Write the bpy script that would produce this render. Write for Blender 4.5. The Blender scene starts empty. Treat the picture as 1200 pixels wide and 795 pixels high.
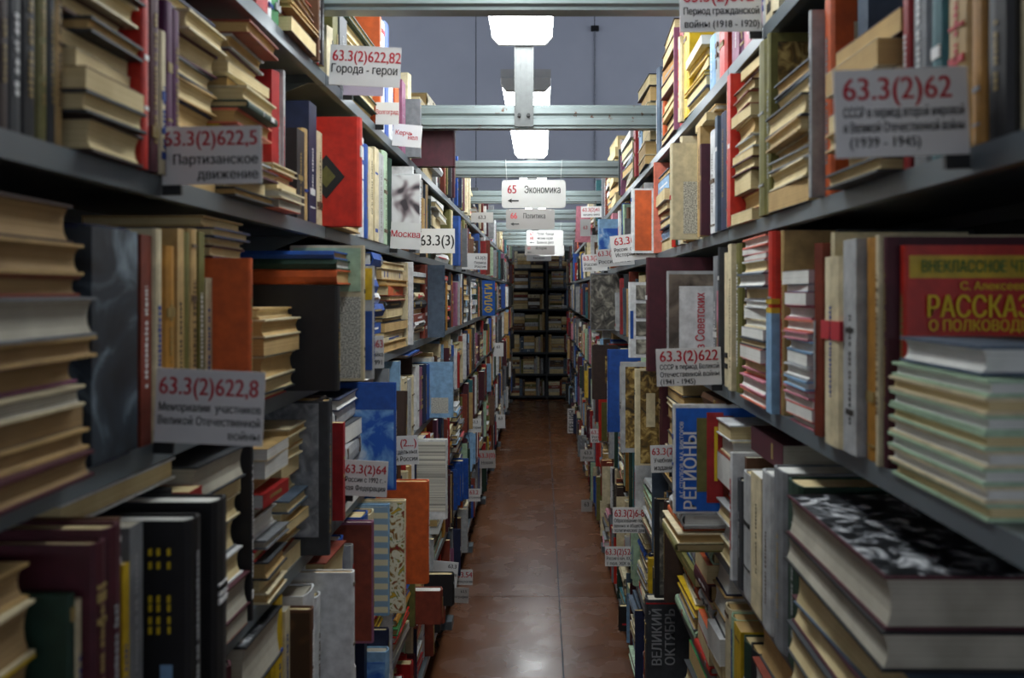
import bpy, math, random
from mathutils import Matrix, Vector
random.seed(7)
S = bpy.context.scene
COL = S.collection

# ------------------------------------------------------------------ camera, world, exposure
FPX, VPX, VPY, EYE = 950.0, 635.0, 343.0, 1.5
cam_d = bpy.data.cameras.new('camera'); cam = bpy.data.objects.new('camera', cam_d); COL.objects.link(cam)
cam.location = (0, 0, EYE); cam.rotation_euler = (math.pi/2, 0, 0)
cam_d.sensor_width = 36.0; cam_d.lens = FPX/1200*36
cam_d.shift_x = -(VPX-600)/1200; cam_d.shift_y = -(397.5-VPY)/1200
cam_d.clip_start = 0.02
cam_d.dof.use_dof = True; cam_d.dof.focus_distance = 3.0; cam_d.dof.aperture_fstop = 5.6
S.camera = cam
w = bpy.data.worlds.new('world'); S.world = w; w.use_nodes = True
w.node_tree.nodes['Background'].inputs[0].default_value = (0.60, 0.64, 0.72, 1)
w.node_tree.nodes['Background'].inputs[1].default_value = 2.4
LAMP = 20.0
S.view_settings.view_transform = 'Standard'; S.view_settings.look = 'None'
S.view_settings.gamma = 1.0; S.view_settings.use_curve_mapping = False
S.view_settings.exposure = 0.0

# ------------------------------------------------------------------ materials
def lin(h):
    h = h.lstrip('#'); r = []
    for i in (0, 2, 4):
        c = int(h[i:i+2], 16)/255
        r.append(c/12.92 if c <= .04045 else ((c+.055)/1.055)**2.4)
    return (*r, 1)
MATS = {}
def base_mat(name, rough=.5, metal=0.0):
    m = bpy.data.materials.new(name); m.use_nodes = True
    b = m.node_tree.nodes['Principled BSDF']
    b.inputs['Roughness'].default_value = rough; b.inputs['Metallic'].default_value = metal
    MATS[name] = m
    return m, m.node_tree, b
def nd(nt, t, **kw):
    n = nt.nodes.new(t)
    for k, v in kw.items(): setattr(n, k, v)
    return n
def ramp(nt, fac, stops, interp='LINEAR'):
    r = nd(nt, 'ShaderNodeValToRGB'); r.color_ramp.interpolation = interp
    while len(r.color_ramp.elements) < len(stops): r.color_ramp.elements.new(1)
    for e, (p, c) in zip(r.color_ramp.elements, stops):
        e.position = p; e.color = lin(c) if isinstance(c, str) else c
    nt.links.new(fac, r.inputs[0]); return r.outputs[0]
def coords(nt, kind='Object', scale=(1, 1, 1)):
    tc = nd(nt, 'ShaderNodeTexCoord'); mp = nd(nt, 'ShaderNodeMapping')
    mp.inputs['Scale'].default_value = scale
    nt.links.new(tc.outputs[kind], mp.inputs[0]); return mp.outputs[0]
def noise(nt, vec, scale, detail=3, rough=.55):
    n = nd(nt, 'ShaderNodeTexNoise'); n.inputs['Scale'].default_value = scale
    n.inputs['Detail'].default_value = detail; n.inputs['Roughness'].default_value = rough
    if vec is not None: nt.links.new(vec, n.inputs['Vector'])
    return n.outputs['Fac']
def bump(nt, b, h, strength=.3, dist=.002):
    n = nd(nt, 'ShaderNodeBump'); n.inputs['Strength'].default_value = strength; n.inputs['Distance'].default_value = dist
    nt.links.new(h, n.inputs['Height']); nt.links.new(n.outputs[0], b.inputs['Normal'])
def dark(hexc, f):
    c = lin(hexc); return (c[0]*f, c[1]*f, c[2]*f, 1)
def simple(name, hexc, rough=.5, metal=0., var=.25, scale=30):
    m, nt, b = base_mat(name, rough, metal)
    f = noise(nt, coords(nt, 'Object'), scale)
    nt.links.new(ramp(nt, f, [(.3, dark(hexc, 1-var)), (.7, dark(hexc, 1+var*.5))]), b.inputs['Base Color'])
    return m
PAL = dict(black='1a1a1c', charcoal='34373b', grey='74777a', lightgrey='a4a6a6', white='d2d4d4', cream='cdc09c', tan='b3945f',
           ochre='a9772a', yellow='c6a41f', olive='67632f', brown='5c3b25', darkbrown='382720', redbrown='7c3422', maroon='471522',
           red='9f1f20', brightred='bd2a1c', orange='c2551f', salmon='cf6f58', pink='c27a88', mauve='87526e', purple='57294f',
           navy='1b2443', blue='204c98', brightblue='0f5cbd', lightblue='7fa5c6', teal='2b6268', darkgreen='1b372a',
           green='26743a', palegreen='a2bd9e', slate='4b5a6b')
WORD = dict(lightgrey='light grey', darkbrown='dark brown', redbrown='red-brown', brightred='bright red', brightblue='bright blue',
            lightblue='light blue', darkgreen='dark green', palegreen='pale green', navy='navy blue', slate='slate blue', tan='tan')
for k, v in PAL.items(): simple('cover_'+k, v, .45 if k in ('brightblue', 'brightred', 'white', 'blue', 'red', 'yellow') else .6, 0, .28, 45)
def page_mat(name, c1, c2):
    m, nt, b = base_mat('pages_'+name, .9)
    at = nd(nt, 'ShaderNodeAttribute', attribute_name='tc')
    n = nd(nt, 'ShaderNodeTexNoise', noise_dimensions='1D'); n.inputs['Scale'].default_value = 900; n.inputs['Detail'].default_value = 2
    nt.links.new(at.outputs['Fac'], n.inputs['W'])
    n2 = noise(nt, coords(nt, 'Object'), 14, 3)
    mx = nd(nt, 'ShaderNodeMath', operation='ADD'); nt.links.new(n.outputs['Fac'], mx.inputs[0]); nt.links.new(n2, mx.inputs[1])
    md = nd(nt, 'ShaderNodeMath', operation='MULTIPLY'); nt.links.new(mx.outputs[0], md.inputs[0]); md.inputs[1].default_value = .5
    nt.links.new(ramp(nt, md.outputs[0], [(.3, c1), (.68, c2)]), b.inputs['Base Color'])
    bump(nt, b, n.outputs['Fac'], .25, .001)
page_mat('cream', 'a68f62', 'e0cf9f'); page_mat('yellowed', '8d7146', 'cfae72')
page_mat('aged_dim', '6b5434', 'a5875a')  # yellowed paper darkened further: dimness of the near stacks put into the colour
page_mat('white', 'a9a9a2', 'e4e4de'); page_mat('grey', '7f7a6c', 'bdb7a6')
def picture(name, stops, scale, kind='noise', detail=4, rough=.5, dist=0.0, interp='LINEAR', sc=(1, 1, 1)):
    m, nt, b = base_mat(name, rough); v = coords(nt, 'Object', sc)
    if kind == 'noise':
        n = nd(nt, 'ShaderNodeTexNoise'); n.inputs['Scale'].default_value = scale; n.inputs['Detail'].default_value = detail
        n.inputs['Distortion'].default_value = dist; nt.links.new(v, n.inputs['Vector']); f = n.outputs['Fac']
    elif kind == 'voronoi':
        n = nd(nt, 'ShaderNodeTexVoronoi'); n.inputs['Scale'].default_value = scale; nt.links.new(v, n.inputs['Vector']); f = n.outputs['Distance']
    else:
        n = nd(nt, 'ShaderNodeTexWave', bands_direction=kind); n.inputs['Scale'].default_value = scale
        n.inputs['Distortion'].default_value = dist; nt.links.new(v, n.inputs['Vector']); f = n.outputs['Fac']
    nt.links.new(ramp(nt, f, stops, interp), b.inputs['Base Color'])
picture('pic_sky', [(.42, '1450a8'), (.55, '6f9ed0'), (.66, 'd5dde6')], 16, dist=.6)
picture('pic_marble', [(.35, '5d6167'), (.55, '878b90'), (.7, 'a6a9ac')], 30, dist=1.2)
picture('pic_floral', [(.36, '7a1a18'), (.43, '8a6a20'), (.48, 'd9d2b4'), (.56, 'ddd7c0'), (.6, '5d7a32'), (.66, 'c49a28')], 34, dist=1.5)
picture('pic_floral_dark', [(.4, '1d2618'), (.55, '3d4a3a'), (.68, '9aa39a')], 22, dist=1.0)
picture('pic_photo', [(.3, '1c1b19'), (.5, '5d5a52'), (.68, 'a9a595')], 26, dist=1.0, detail=6)
picture('pic_album', [(.38, '111214'), (.5, '2c2e31'), (.58, '8d9094'), (.68, 'd7d9da')], 34, dist=1.0, detail=8, rough=.3)
picture('pic_bluephoto', [(.35, '14181f'), (.52, '2b3640'), (.68, '8da0ac')], 14, dist=1.0, detail=6)
picture('pic_flowers_white', [(.36, '3a3338'), (.42, '8a7d80'), (.5, 'c9c7c6'), (.6, 'd8d7d6')], 16, dist=.7, detail=1)
picture('pic_gold', [(.35, '2b2314'), (.5, '6d5423'), (.66, 'b49a5c')], 40, dist=1.0)
picture('pic_wood', [(.3, '3a2513'), (.7, '8c5e32')], 8, 'X', dist=4)
picture('pic_newsprint', [(.42, '83827b'), (.58, 'cfccbd')], 1, detail=2, sc=(1, 320, 420))
picture('pic_frame', [(.35, '3a3029'), (.65, '85786a')], 10, dist=1.5)
picture('pic_grid', [(.4, '7f9bb0'), (.6, 'cfc8a6')], 12, 'Z', dist=.5)
picture('pic_stripes', [(.3, 'cf6158'), (.5, 'd5d4d0'), (.8, '9ea7b4')], 9, 'DIAGONAL', dist=0)
for n_, c_ in dict(ink_red='b3202c', ink_black='22211f', ink_yellow='e3c322', ink_white='d8d8d6', ink_green='2d6b33', ink_blue='1c3f8c', ink_grey='8d8f90', ink_gold='8f7a48', ink_brown='5d4c3b').items():
    simple(n_, c_, .6, 0, .08)
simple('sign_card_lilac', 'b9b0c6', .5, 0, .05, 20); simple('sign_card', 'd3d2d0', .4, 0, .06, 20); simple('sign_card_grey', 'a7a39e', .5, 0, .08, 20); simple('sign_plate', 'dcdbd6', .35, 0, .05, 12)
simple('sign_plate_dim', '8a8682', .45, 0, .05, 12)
simple('clip_black', '161718', .4)
# painted grey metal with chips and rust
def metal_mat(name, hexc, rust, rough=.38):
    m, nt, b = base_mat(name, rough, .15)
    v = coords(nt, 'Object')
    f = noise(nt, v, 6, 4); f2 = noise(nt, v, 22, 6, .65)
    c = ramp(nt, f, [(.3, dark(hexc, .8)), (.7, dark(hexc, 1.1))])
    k = ramp(nt, f2, [(rust, (0, 0, 0, 1)), (rust+.035, (1, 1, 1, 1))])
    mx = nd(nt, 'ShaderNodeMixRGB'); nt.links.new(k, mx.inputs[0]); nt.links.new(c, mx.inputs[1]); mx.inputs[2].default_value = lin('5b4030')
    nt.links.new(mx.outputs[0], b.inputs['Base Color'])
    return m
metal_mat('shelf_metal', '626b70', .80); metal_mat('beam_metal', '838f8e', .62, .35); metal_mat('beam_clean', '8b9797', .9, .33)
simple('panel_dark', '2a2d30', .7); simple('strip_metal', '5f6261', .5, .2, .15, 60); simple('bolt_metal', '2a2a2a', .4, .5)
simple('lamp_housing', 'b9bbba', .4, 0, .05); simple('box_black', '0d0e10', .5); simple('conduit', '8a8f98', .5); simple('wire', 'c9cbcb', .4)
m, nt, b = base_mat('lamp_diffuser', .4)
b.inputs['Base Color'].default_value = (.9, .9, .9, 1); b.inputs['Emission Color'].default_value = (.93, .98, 1, 1)
b.inputs['Emission Strength'].default_value = LAMP
m, nt, b = base_mat('wall_paint', .75)
nt.links.new(ramp(nt, noise(nt, coords(nt), 1.3, 5), [(.3, 'b9bfcb'), (.7, 'c3c8d3')]), b.inputs['Base Color'])
simple('wall_joint', '3f434c', .8); simple('ceiling_paint', '8b8f98', .8, 0, .1, 2); simple('side_wall', '7f858f', .8, 0, .1, 2)
m, nt, b = base_mat('floor_paint', .33)
v = coords(nt)
f1 = noise(nt, v, 1.3, 4, .5); f2 = noise(nt, v, 55, 3, .6); f3 = noise(nt, v, 6, 2)
c = ramp(nt, f1, [(.3, '4d2e1b'), (.55, '613b22'), (.75, '6f482e')])
chip = ramp(nt, f2, [(.72, (0, 0, 0, 1)), (.77, (1, 1, 1, 1))])
mx = nd(nt, 'ShaderNodeMixRGB'); nt.links.new(chip, mx.inputs[0]); nt.links.new(c, mx.inputs[1]); mx.inputs[2].default_value = lin('a98a70')
nt.links.new(mx.outputs[0], b.inputs['Base Color'])
nt.links.new(ramp(nt, f3, [(.3, (.2,)*3+(1,)), (.7, (.32,)*3+(1,))]), b.inputs['Roughness'])
bump(nt, b, noise(nt, v, 4, 1), .06, .006)

# ------------------------------------------------------------------ helpers
def link(o, parent=None):
    COL.objects.link(o)
    if parent is not None: o.parent = parent
    return o
def empty(name, loc=(0, 0, 0)):
    o = bpy.data.objects.new(name, None); o.empty_display_size = .02; o.location = loc
    return link(o)
def tag(o, label=None, cat=None, group=None, kind=None):
    for k, v in (('label', label), ('category', cat), ('group', group), ('kind', kind)):
        if v: o[k] = v
    return o
class MB:
    def __init__(s): s.v = []; s.f = []
    def box(s, x0, x1, y0, y1, z0, z1):
        n = len(s.v)
        s.v += [(x0,y0,z0),(x1,y0,z0),(x1,y1,z0),(x0,y1,z0),(x0,y0,z1),(x1,y0,z1),(x1,y1,z1),(x0,y1,z1)]
        s.f += [tuple(n+i for i in q) for q in ((3,2,1,0),(4,5,6,7),(0,1,5,4),(1,2,6,5),(2,3,7,6),(3,0,4,7))]; return s
    def prism(s, prof, axis, a0, a1):          # 2-D profile extruded along an axis
        n = len(s.v); k = len(prof)
        def pt(p, a): return {'x': (a, p[0], p[1]), 'y': (p[0], a, p[1]), 'z': (p[0], p[1], a)}[axis]
        s.v += [pt(p, a0) for p in prof] + [pt(p, a1) for p in prof]
        s.f += [(n+i, n+(i+1) % k, n+k+(i+1) % k, n+k+i) for i in range(k)]
        s.f += [tuple(n+i for i in reversed(range(k))), tuple(n+k+i for i in range(k))]; return s
    def tube(s, p0, p1, r, k=8):
        p0 = Vector(p0); p1 = Vector(p1); d = (p1-p0).normalized()
        u = d.orthogonal().normalized(); w_ = d.cross(u); n = len(s.v)
        for p in (p0, p1):
            for i in range(k):
                a = 2*math.pi*i/k; s.v.append(tuple(p + u*math.cos(a)*r + w_*math.sin(a)*r))
        s.f += [(n+i, n+(i+1) % k, n+k+(i+1) % k, n+k+i) for i in range(k)]
        s.f += [tuple(n+i for i in reversed(range(k))), tuple(n+k+i for i in range(k))]; return s
    def mesh(s, name, mat):
        me = bpy.data.meshes.new(name); me.from_pydata(s.v, [], s.f); me.materials.append(MATS[mat])
        fix(me); return me
    def obj(s, name, mat, parent=None): return link(bpy.data.objects.new(name, s.mesh(name, mat)), parent)
def fix(me):
    import bmesh
    bm = bmesh.new(); bm.from_mesh(me); bmesh.ops.recalc_face_normals(bm, faces=bm.faces); bm.to_mesh(me); bm.free()
def bevel(o, wd=.002, seg=2):
    m_ = o.modifiers.new('bevel', 'BEVEL'); m_.width = wd; m_.segments = seg; m_.limit_method = 'ANGLE'; return o
from mathutils.geometry import tessellate_polygon
def inside(p, poly):
    c = False; j = len(poly)-1
    for i in range(len(poly)):
        if (poly[i][1] > p[1]) != (poly[j][1] > p[1]) and p[0] < (poly[j][0]-poly[i][0])*(p[1]-poly[i][1])/(poly[j][1]-poly[i][1])+poly[i][0]: c = not c
        j = i
    return c
def area2(poly): return sum(poly[i-1][0]*poly[i][1]-poly[i][0]*poly[i-1][1] for i in range(len(poly)))
def glyph_mesh(cu, name):
    """outline every letter and fill each contour with the holes it contains (letters may overlap themselves)"""
    tmp = bpy.data.objects.new(name, cu); COL.objects.link(tmp)
    crv = tmp.to_curve(bpy.context.evaluated_depsgraph_get(), apply_modifiers=False)
    loops = []
    for sp in crv.splines:
        if sp.type == 'BEZIER':
            P_ = sp.bezier_points; L = []
            for i in range(len(P_)):
                p, q = P_[i], P_[(i+1) % len(P_)]; A, B, C_, D = p.co, p.handle_right, q.handle_left, q.co
                d_ = (D-A); n_ = 1
                if d_.length > 1e-9:
                    dev = max(abs((B-A).cross(d_).z), abs((C_-A).cross(d_).z))/d_.length
                    n_ = 1 if dev < d_.length*.02 else 4
                for k in range(n_):
                    t = k/n_; v = A*(1-t)**3+B*3*t*(1-t)**2+C_*3*t*t*(1-t)+D*t**3; L.append((v.x, v.y))
        else: L = [(p.co[0], p.co[1]) for p in sp.points]
        L = [p for i, p in enumerate(L) if abs(p[0]-L[i-1][0])+abs(p[1]-L[i-1][1]) > 1e-7]
        if len(L) > 2 and abs(area2(L)) > 1e-12: loops.append(L)
    tmp.to_curve_clear(); bpy.data.objects.remove(tmp)
    ar = [area2(L) for L in loops]; holes = {}
    bb = [(min(p[0] for p in L), max(p[0] for p in L), min(p[1] for p in L), max(p[1] for p in L)) for L in loops]
    for i, L in enumerate(loops):
        for j, O in enumerate(loops):
            if i != j and ar[i]*ar[j] < 0 and abs(ar[j]) > abs(ar[i]) and bb[j][0] <= bb[i][0] and bb[j][1] >= bb[i][1] and bb[j][2] <= bb[i][2] and bb[j][3] >= bb[i][3] and inside(L[0], O):
                holes.setdefault(j, []).append(i)
    hs = {i for v in holes.values() for i in v}; V_, F_ = [], []
    for j, O in enumerate(loops):
        if j in hs: continue
        polys = [O]+[loops[i] for i in holes.get(j, [])]; n_ = len(V_)
        for q in polys: V_ += [(p[0], p[1], 0) for p in q]
        F_ += [tuple(n_+k for k in t) for t in tessellate_polygon([[Vector((p[0], p[1], 0)) for p in q] for q in polys])]
    return V_, F_
def text_obj(name, s, mat, parent, M, size, align='CENTER', xs=1.0, bold=.0, maxw=None):
    """M: world matrix, text reads along +X of M, up along +Y of M"""
    cu = bpy.data.curves.new(name, 'FONT'); cu.body = s; cu.size = size; cu.align_x = align; cu.align_y = 'CENTER'
    cu.resolution_u = 2; cu.space_line = .95
    V_, F_ = glyph_mesh(cu, name); bpy.data.curves.remove(cu)
    ext = max(v[0] for v in V_)-min(v[0] for v in V_)
    if maxw and ext*xs > maxw: xs = maxw/ext
    n_ = len(V_); sh = size*(.03+bold*.4)*xs if bold > .001 else 0      # struck twice for a bold weight
    vs = [(v[0]*xs-sh/2, v[1], 0) for v in V_]
    if sh: vs += [(v[0]*xs+sh/2, v[1], .00005) for v in V_]; F_ = F_+[tuple(i+n_ for i in f) for f in F_]
    me = bpy.data.meshes.new(name); me.from_pydata(vs, [], F_); me.materials.append(MATS[mat])
    o = link(bpy.data.objects.new(name, me), parent)
    o.matrix_local = parent.matrix_basis.inverted() @ M
    return o
def facing(x, y, z, roll=0):      # text plane facing the camera end of the aisle (-Y)
    return Matrix.Translation((x, y, z)) @ Matrix.Rotation(roll, 4, 'Y') @ Matrix.Rotation(math.pi/2, 4, 'X')

# ------------------------------------------------------------------ room
def struct(o): o['kind'] = 'structure'; return o
XW, YB, YF, ZC = 6.0, 12.3, -2.5, 6.5
fl = struct(MB().box(-XW, XW, YF, YB, -.1, -.004).obj('floor', 'wall_joint'))
# hardboard sheets painted brown, butted along the aisle
ys = [YF, -1.2, .55, 2.28, 4.0, 5.75, 7.5, 9.25, 11.0, YB]
sheet = 0
for i in range(len(ys)-1):
    for (xa, xb) in ((-1.6, .085), (.085, 1.6)):
        MB().box(xa+.003, xb-.003, ys[i]+.003, ys[i+1]-.003, -.004, 0.0).obj('floor_sheet', 'floor_paint', fl)
MB().box(-XW, -1.6, YF, YB, -.004, 0).obj('floor_sheet', 'floor_paint', fl)
MB().box(1.6, XW, YF, YB, -.004, 0).obj('floor_sheet', 'floor_paint', fl)
wb = struct(MB().box(-XW, XW, YB+.012, YB+.2, 0, ZC).obj('wall_back', 'wall_joint'))
xs_ = [-XW, -4.6, -2.8, -1.0, .8, 2.6, 4.4, XW]
for a, b_ in zip(xs_[:-1], xs_[1:]):
    MB().box(a+.006, b_-.006, YB, YB+.012, 0, ZC).obj('wall_panel', 'wall_paint', wb)
# side walls; unseen high openings added to brighten the back wall
for nm, xa, xb, wn in (('wall_left', -XW-.2, -XW, 'added_window_2'), ('wall_right', XW, XW+.2, 'added_window_3')):
    struct(MB().box(xa, xb, YF, YB, 0, 2.5).box(xa, xb, YF, YB, ZC-.3, ZC).obj(nm, 'side_wall'))
    wo = struct(MB().box(xa+.05, xb-.05, YF, YB, 2.5, 2.56).obj(wn, 'conduit'))
    for k in range(8): MB().box(xa+.05, xb-.05, YF+.05+k*2.08, YF+.13+k*2.08, 2.56, ZC-.3).obj('added_window_frame', 'conduit', wo)
# wall behind the camera; unglazed strip invented to light surfaces facing the camera
wf = struct(MB().box(-XW, XW, YF-.2, YF, 0, 1.45).box(-XW, XW, YF-.2, YF, 2.2, ZC).obj('added_window_1', 'side_wall'))
for k in range(7): MB().box(-XW+k*2-.05*(k > 0)-.0, -XW+k*2+.05*(k < 6), YF-.15, YF-.05, 1.45, 2.2).obj('added_window_frame', 'conduit', wf)
struct(MB().box(-XW, XW, YF, YB, ZC, ZC+.2).obj('ceiling', 'ceiling_paint'))

def P(px, py, d):      # photograph pixel on the plane y = d
    return ((px-VPX)*d/FPX, d, EYE+(VPY-py)*d/FPX)
for (px, py, lab) in ((697, 34, 'small black junction box high on the grey back wall'), (622, 182, 'small black junction box low on back wall behind the lamps')):
    x, y, z = P(px, py, YB)
    e = empty('junction_box', (x, YB, z)); tag(e, lab, 'junction box')
    o = MB().box(-.06, .06, -.05, 0, -.04, .04).obj('box', 'box_black', e); bevel(o, .006)
    MB().box(-.052, .052, -.056, -.05, -.032, .032).obj('lid', 'box_black', e)
    MB().tube((0, -.012, -.04), (0, -.012, -z+2.2), .012).obj('conduit', 'conduit', e)

# ------------------------------------------------------------------ bookcases
AL, AR = .40, .345
ZL = dict(A=1.905, B=1.622, C=1.345, D=1.060, E=.780, F=.500, G=.215)
ZR = dict(A=1.915, B=1.617, C=1.323, D=1.0, E=.72, F=.44, G=.13)
SIDE = {'L': (-1, AL, ZL), 'R': (1, AR, ZR)}
BOUND = [.43+1.07*k for k in range(11)]
DEPTH = .27
ORD = lambda n: '%d%s' % (n, 'th' if 10 <= n % 100 <= 20 else {1: 'st', 2: 'nd', 3: 'rd'}.get(n % 10, 'th'))
LEN = 1.07
for side, (s, a, Z) in SIDE.items():
    sx = lambda u: s*u
    mb = MB()
    # a shelf tray: top sheet, folded front lip with a return, back fold
    def bx(m_, u0, u1, y0, y1, z0, z1): m_.box(min(s*u0, s*u1), max(s*u0, s*u1), y0, y1, z0, z1)
    g = .0015
    bx(mb, 0, DEPTH, g, LEN-g, -.003, 0); bx(mb, 0, .003, g, LEN-g, -.022, -.003); bx(mb, .003, .014, g, LEN-g, -.022, -.0195)
    bx(mb, DEPTH-.003, DEPTH, g, LEN-g, -.022, -.003); bx(mb, .014, DEPTH-.003, g, g+.003, -.018, -.003); bx(mb, .014, DEPTH-.003, LEN-g-.003, LEN-g, -.018, -.003)
    shelf_me = mb.mesh('shelf', 'shelf_metal')
    mp = MB(); bx(mp, DEPTH+.002, DEPTH+.042, .0, .02, .03, 2.13); bx(mp, DEPTH+.002, DEPTH+.006, .02, .04, .03, 2.13)
    post_me = mp.mesh('upright', 'shelf_metal')
    mp = MB(); bx(mp, .0, DEPTH+.042, .0, .04, 0, .03); bx(mp, .0, .06, -.0, .04, .03, .036); foot_me = mp.mesh('foot', 'shelf_metal')
    mp = MB(); bx(mp, DEPTH+.008, DEPTH+.012, .002, LEN-.002, .1, 2.1); back_me = mp.mesh('dark_backing', 'panel_dark')  # added dark sheet standing in for the darkness behind open-backed shelves
    mk = MB()
    mk.prism([(s*.03, -.005), (s*DEPTH, -.005), (s*DEPTH, -.10)], 'y', .003, .006); br_me = mk.mesh('bracket', 'shelf_metal')
    for k in range(len(BOUND)-1):
        e = empty('metal_bookcase', (s*a, BOUND[k], 0))
        tag(e, 'grey metal bookcase bay on the %s of the aisle, %s from camera' % ('left' if s < 0 else 'right', ORD(k+1)), 'bookcase', 'bookcase bays along the aisle')
        for dy in (0, LEN-.0401):
            p = link(bpy.data.objects.new('upright', post_me), e); p.location = (0, dy, 0)
            p = link(bpy.data.objects.new('foot', foot_me), e); p.location = (0, dy, 0)
        link(bpy.data.objects.new('dark_backing', back_me), e)
        for r, z in Z.items():
            p = link(bpy.data.objects.new('shelf', shelf_me), e); p.location = (0, 0, z)
            q = link(bpy.data.objects.new('bracket', br_me), p); q.location = (0, LEN-.01, -.014)

# cross beams tying the two rows together
Z0, Z1 = EYE+.517, EYE+.590
for k in range(9):
    yb = BOUND[k+1]
    h = Z1-Z0
    prof = [(-.018, 0), (-.018, .006), (-.024, .010), (-.024, .028), (-.017, .034), (-.017, .040), (-.024, .046), (-.024, .064), (-.018, .068), (-.018, h), (.018, h), (.018, 0)]
    mb = MB().prism([(yb+p[0], Z0+p[1]) for p in prof], 'x', -AL-DEPTH-.002, AR+DEPTH+.002)
    o = mb.obj('cross_beam', 'beam_clean' if k in (0, 2) else 'beam_metal')
    tag(o, ['smooth grey metal crossbeam at the top edge of the picture', 'rust-flecked grey crossbeam with the bolted lamp strip', 'grey metal crossbeam carrying the 65 sign'][k] if k < 3 else
        'grey metal crossbeam over the aisle, %s from the camera' % ORD(k+1), 'beam', 'crossbeams over the aisle')

# fluorescent lamps carried on strips bolted to every second beam
for i in range(4):
    y1 = BOUND[2+2*i]-.03; y0 = y1-1.58; x = -.062; zb = EYE+.775
    e = empty('fluorescent_lamp', (x, (y0+y1)/2, zb))
    tag(e, ['lit fluorescent lamp nearest the camera, behind the top crossbeam', 'lit fluorescent lamp seen behind the bolted metal strip', 'lit fluorescent lamp hidden behind the 65 sign', 'lit fluorescent lamp farthest along the aisle'][i], 'lamp', 'lamps over the aisle')
    hl = (y1-y0)/2
    prof = [(-.07, 0), (.07, 0), (.092, .022), (.092, .05), (-.092, .05), (-.092, .022)]
    MB().prism(prof, 'y', -hl+.03, hl-.012).obj('diffuser', 'lamp_diffuser', e)
    MB().box(-.097, .097, -hl+.02, hl-.008, .05, .085).obj('housing', 'lamp_housing', e)
    big = [(p[0]*1.05, p[1]-.003 if p[1] == 0 else p[1]) for p in prof]
    bevel(MB().prism(big, 'y', -hl, -hl+.03).obj('end_cap', 'lamp_housing', e), .006)
    bevel(MB().prism(big, 'y', hl-.012, hl).obj('end_cap', 'lamp_housing', e), .003)
    yb = BOUND[2+2*i]-.0245-(y0+y1)/2
    st = MB(); zt = .085; z0 = Z0-zb+.004
    st.box(-.03+.006, .03+.006, yb-.003, yb, z0, zt); st.box(-.024, -.021, yb-.008, yb-.003, z0, zt); st.box(.033, .036, yb-.008, yb-.003, z0, zt)
    st.box(-.006, -.003, yb-.005, yb-.003, z0, zt); st.box(.010, .013, yb-.005, yb-.003, z0, zt)
    so = st.obj('hanger_strip', 'strip_metal', e)
    for bxx in (-.009, .02):
        MB().tube((bxx, yb-.003, z0+.035), (bxx, yb-.011, z0+.035), .006, 6).obj('bolt', 'bolt_metal', so)

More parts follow.
